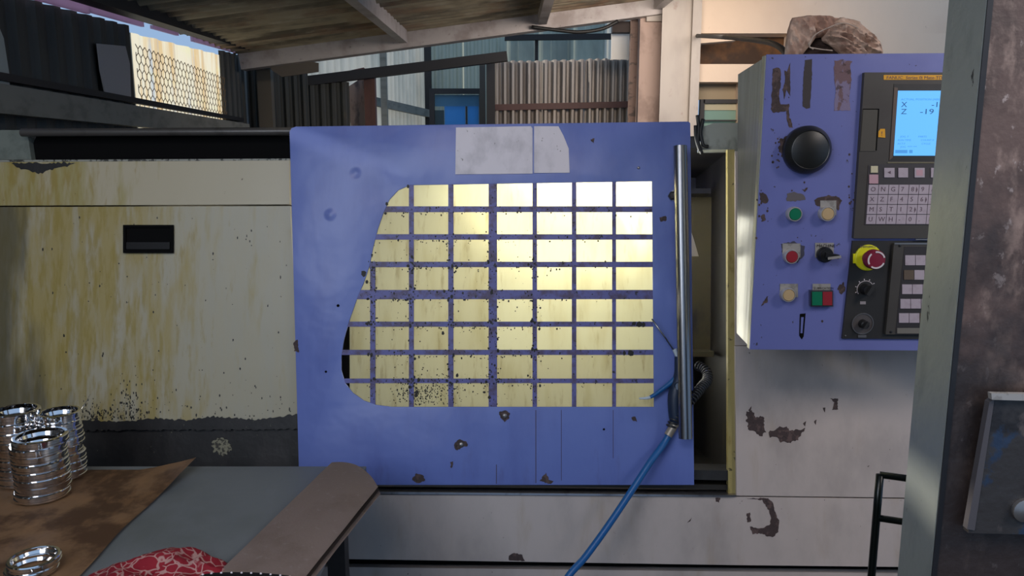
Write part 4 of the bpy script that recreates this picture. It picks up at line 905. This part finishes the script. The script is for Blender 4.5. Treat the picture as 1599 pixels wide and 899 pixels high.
# layered dusty pad at the right edge
pd = empty('layered_pad', (-.47, 1.6, TZ), 'thick dusty brown layered pad lying along the right edge of the table', 'pad')
zt_ = TZ + .026
front = onZ(345, 889, zt_); 
Lx = lambda Y: onZ(345, 889, zt_).x + (onZ(513, 726, zt_).x - onZ(345, 889, zt_).x) * (Y - front.y) / (onZ(513, 726, zt_).y - front.y)
e0, e1 = onZ(478, 895, zt_), onZ(590, 757, zt_)
Rx = lambda Y: e0.x + (e1.x - e0.x) * (Y - e0.y) / (e1.y - e0.y)
yl, yr = onZ(524, 721, zt_).y, e1.y
for k in range(3):
    th = .0075; zz = TZ + .001 + k * .0085; bm = bmesh.new(); nx, ny = 16, 30; g = []
    for j in range(ny + 1):
        row = []
        for i in range(nx + 1):
            t = i / nx
            yend = yl + (yr - yl) * (t ** 1.8)
            Y = .95 + (yend - .95) * j / ny
            X = Lx(Y) + (Rx(Y) - Lx(Y)) * t + (2 - k) * .003 * (t > .5)
            drop = 0
            z = zz + th - .004 * max(0, t - .8) / .2 + .006 * math.sin(math.pi * t) * (j / ny) + .0012 * noise.noise(Vector((X * 12, Y * 12, k)))
            row.append(bm.verts.new((X, Y, z)))
        g.append(row)
    for a, b in zip(g, g[1:]):
        for i in range(nx): bm.faces.new((a[i], a[i+1], b[i+1], b[i]))
    bmesh.ops.solidify(bm, geom=bm.faces[:], thickness=th)
    link('pad_layer', bm, M_pad if k == 2 else (M_padedge if k == 1 else M_pad), pd, smooth=.7)
# ---------------- bearing rings
def ring_bm(R, hgt, w=.16):
    ri = R * (1 - w)
    return lathe_bm((0, 0, 0), (0, 0, 1), [(ri, .001), (ri + .001, 0), (R - .002, 0), (R, .002), (R, hgt * .30), (R * .965, hgt * .36), (R * .965, hgt * .64), (R, hgt * .70), (R, hgt - .002), (R - .002, hgt), (ri + .001, hgt), (ri, hgt - .001), (ri + .003, hgt * .5)], 48, closed=True)
def ring(cx, cy, z, R, h, label, group, proto=[{}]):
    key = (R, h)
    if key not in proto[0]:
        bm = ring_bm(R, h)
        o = link('bearing_ring', bm, M_ring, smooth=.5); proto[0][key] = o
        o.location = (cx, cy, z + h / 2)
    else:
        o = dup(proto[0][key], (cx, cy, z + h / 2))
    tag(o, label, 'ring', group); return o
ord_ = ['bottom', 'second from the bottom', 'third from the bottom', 'fourth from the bottom', 'fifth from the bottom', 'sixth from the bottom', 'seventh from the bottom', 'eighth from the bottom', 'ninth from the bottom', 'tenth from the bottom']
rr = random.Random(5)
def stack(px, pyb, rpx, n, h, desc, group):
    c = onZ(px, pyb, TZ + .006); sc_ = (c - CAMP).length / F; R = rpx * sc_ * .97
    cy = c.y + R * .98
    for k in range(n):
        ring(c.x + rr.uniform(-.003, .003), cy + rr.uniform(-.003, .003), TZ + .0065 + k * (h + .0002), R, h, 'polished steel ring, %s of the %s' % ('topmost' if k == n - 1 else ord_[k], desc), group)
stack(84, 754, 27, 8, .021, 'right-hand rear stack of rings', 'rings in the rear right stack')
stack(46, 789, 34, 8, .0185, 'front stack of rings', 'rings in the front stack')
stack(14, 765, 30, 8, .023, 'far left stack of rings', 'rings in the far left stack')
c = onZ(50, 890, TZ + .008)
for k in range(2): ring(c.x + .004 * k, c.y + .004 * k, TZ + .0065 + k * .0142, .047, .014, ['lower', 'upper'][k] + ' steel ring of the pair lying at the bottom left corner', 'pair of rings at the front')
c = onZ(78, 915, TZ + .008); ring(c.x, c.y - .02, TZ + .0065, .034, .012, 'small steel ring cut off by the bottom edge', 'pair of rings at the front')
# thin wire curl rising from the ring stack
a = onZ(86, 700, TZ + .17)
link('metal_sliver', tube_bm(smooth_path([onY(112, 655, 1.86), onY(124, 642, 1.88), onY(134, 628, 1.90), onY(141, 615, 1.93)]), .0008, 6), M_ring, smooth=True, label='thin bright metal sliver sticking up from the rear ring stack', cat='swarf')
# ---------------- bandana
bm = bmesh.new(); nx, ny = 90, 44; g = []
cA = onZ(275, 905, TZ + .03)
X0, X1 = onZ(150, 899, TZ).x, onZ(372, 905, TZ).x; Yf, Yb2 = 1.20, 1.46
for j in range(ny + 1):
    row = []
    for i in range(nx + 1):
        u, v = i / nx, j / ny
        X = X0 + (X1 - X0) * u + .012 * math.sin(v * 7 + u * 4); 
        prof = math.sin(math.pi * min(1, max(0, u))) ** .6
        ybk = Yb2 - .10 * abs(u - .5) ** 1.6 * 2; Y = Yf + (ybk - Yf) * v
        base = (math.sin(math.pi * (v * .96 + .02)) ** .45) * prof
        q = Vector((X * 22, Y * 16, 1.3)); w = noise.noise(Vector((X * 9, Y * 9, 5)))
        hgt = .030 * base + .016 * base * (1 - abs(noise.noise(q)) * 3.0) + .012 * base * w
        row.append(bm.verts.new((X, Y, TZ + .007 + max(0, hgt))))
    g.append(row)
for a, b in zip(g, g[1:]):
    for i in range(nx): bm.faces.new((a[i], a[i+1], b[i+1], b[i]))
bmesh.ops.solidify(bm, geom=bm.faces[:], thickness=.002)
link('bandana', bm, M_band, smooth=True, label='crumpled red bandana with white swirls at the bottom edge', cat='cloth')
# black studded strap
st_ = empty('studded_strap', onZ(380, 895, TZ + .03), 'black strap with a row of white dots across the red bandana', 'strap')
pts = smooth_path([onZ(285, 915, TZ + .055), onZ(320, 896, TZ + .056), onZ(380, 893, TZ + .050), onZ(440, 897, TZ + .042), onZ(500, 906, TZ + .034)])
bm = bmesh.new(); g = []
for i, p in enumerate(pts):
    row = []
    for k in range(7):
        t = k / 6; row.append(bm.verts.new(p + Vector((.0, -.06 * t, .008 * math.sin(math.pi * t) - .004 * t))))
    g.append(row)
for a, b in zip(g, g[1:]):
    for k in range(6): bm.faces.new((a[k], b[k], b[k+1], a[k+1]))
bmesh.ops.solidify(bm, geom=bm.faces[:], thickness=.004)
link('strap', bm, mat('black_cloth', '#17171a', .8), st_, smooth=True)
pr = None
for i in range(8, 30, 2):
    p = pts[min(i, len(pts) - 1)] + Vector((0, -.009, .0045))
    if pr is None: pr = link('white_dot', lathe_bm(p, (0, 0, 1), [(0, -.001), (.0022, -.001), (.0018, .0012), (0, .0018)], 10), M_white, st_, smooth=True)
    else: dup(pr, p - Vector(st_['wl']), st_)
# ================================================================ CHAIR behind the pillar
ch = empty('tube_chair', (1.0, 1.5, 0), 'black tubular chair frame standing at the foot of the machine', 'chair')
pA = onY(1374, 741, 1.6); dirx = Vector((.93, -.36, 0)).normalized(); back = Vector((-.36, -.93, 0)).normalized()
B1 = Vector((pA.x, pA.y, 0)); B2 = B1 + dirx * .38
tr = .0085
def tb2(name, pts, r=tr): return link(name, tube_bm(smooth_path(pts, 5) if len(pts) > 2 else [Vector(p) for p in pts], r, 14), M_tubeb, ch, smooth=True)
top = Vector((0, 0, pA.z))
tb2('back_post', [B1, B1 + top * .5, B1 + top]); tb2('back_post', [B2, B2 + top * .5, B2 + top])
for yy in (741, 808):
    z = onY(1374, yy, 1.6).z; tb2('back_rail', [Vector((B1.x, B1.y, z)), Vector((B2.x, B2.y, z))], .0075)
F1, F2 = B1 + back * .36, B2 + back * .36
SZ = Vector((0, 0, .44))
tb2('leg', [F1, F1 + SZ]); tb2('leg', [F2, F2 + SZ])
for a, b in ((B1, F1), (B2, F2), (B1, B2), (F1, F2)): tb2('seat_rail', [a + SZ, b + SZ])
link('seat', prism_bm([B1 + SZ + Vector((0, 0, .028)), F1 + SZ + Vector((0, 0, .028)), F2 + SZ + Vector((0, 0, .028)), B2 + SZ + Vector((0, 0, .028))], (0, 0, 1), .018), M_black, ch, bevel=.003)
# ================================================================ FOREGROUND PILLAR
PX, PY = .59, 1.0
pil = empty('steel_pillar', (.85, 1.04, 0), 'rust-mottled steel cabinet close on the right with a worn grey side', 'cabinet')
yb3 = PY + .0875
link('side_plate', box_bm((PX, PY + .002, 0), (PX + .004, yb3, 2.45)), M_pillar, pil, label='worn grey side plate')
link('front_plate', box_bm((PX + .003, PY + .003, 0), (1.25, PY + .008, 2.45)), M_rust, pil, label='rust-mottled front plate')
link('corner_bead', box_bm((PX + .001, PY, 0), (PX + .008, PY + .004, 2.45)), M_iron, pil)
link('back_plate', box_bm((PX + .004, yb3 - .004, 0), (1.25, yb3, 2.45)), M_iron, pil)
PF = Plane((.9, PY, 1.2), (0, -1, 0))
hatch = plate('hatch', [(1552, 622), (1760, 622), (1760, 838), (1512, 832), (1522, 760)], PF, .012, M_hatch, pil, off=.018, bevel=.004, label='oily hatch with a bright top edge')
plate('hatch_rim', [(1548, 614), (1760, 618), (1760, 630), (1549, 624)], PF, .008, M_legend, hatch, off=.026, bevel=.001)
plate('hatch_gasket', [(1545, 628), (1553, 622), (1522, 828), (1510, 826)], PF, .01, mat('grey_gasket', '#4a4648', .5), hatch, off=.020, bevel=.002)
link('hatch_bolt', lathe_bm(PF.hit(1597, 795, .018), (0, -1, 0), [(0, 0), (.016, 0), (.016, .006), (.008, .010), (0, .010)], 20), M_screw, hatch, smooth=.6)
for o in bpy.data.objects:
    if 'wl' in o: del o['wl']
bpy.data.objects.remove(bpy.data.objects['grip'])
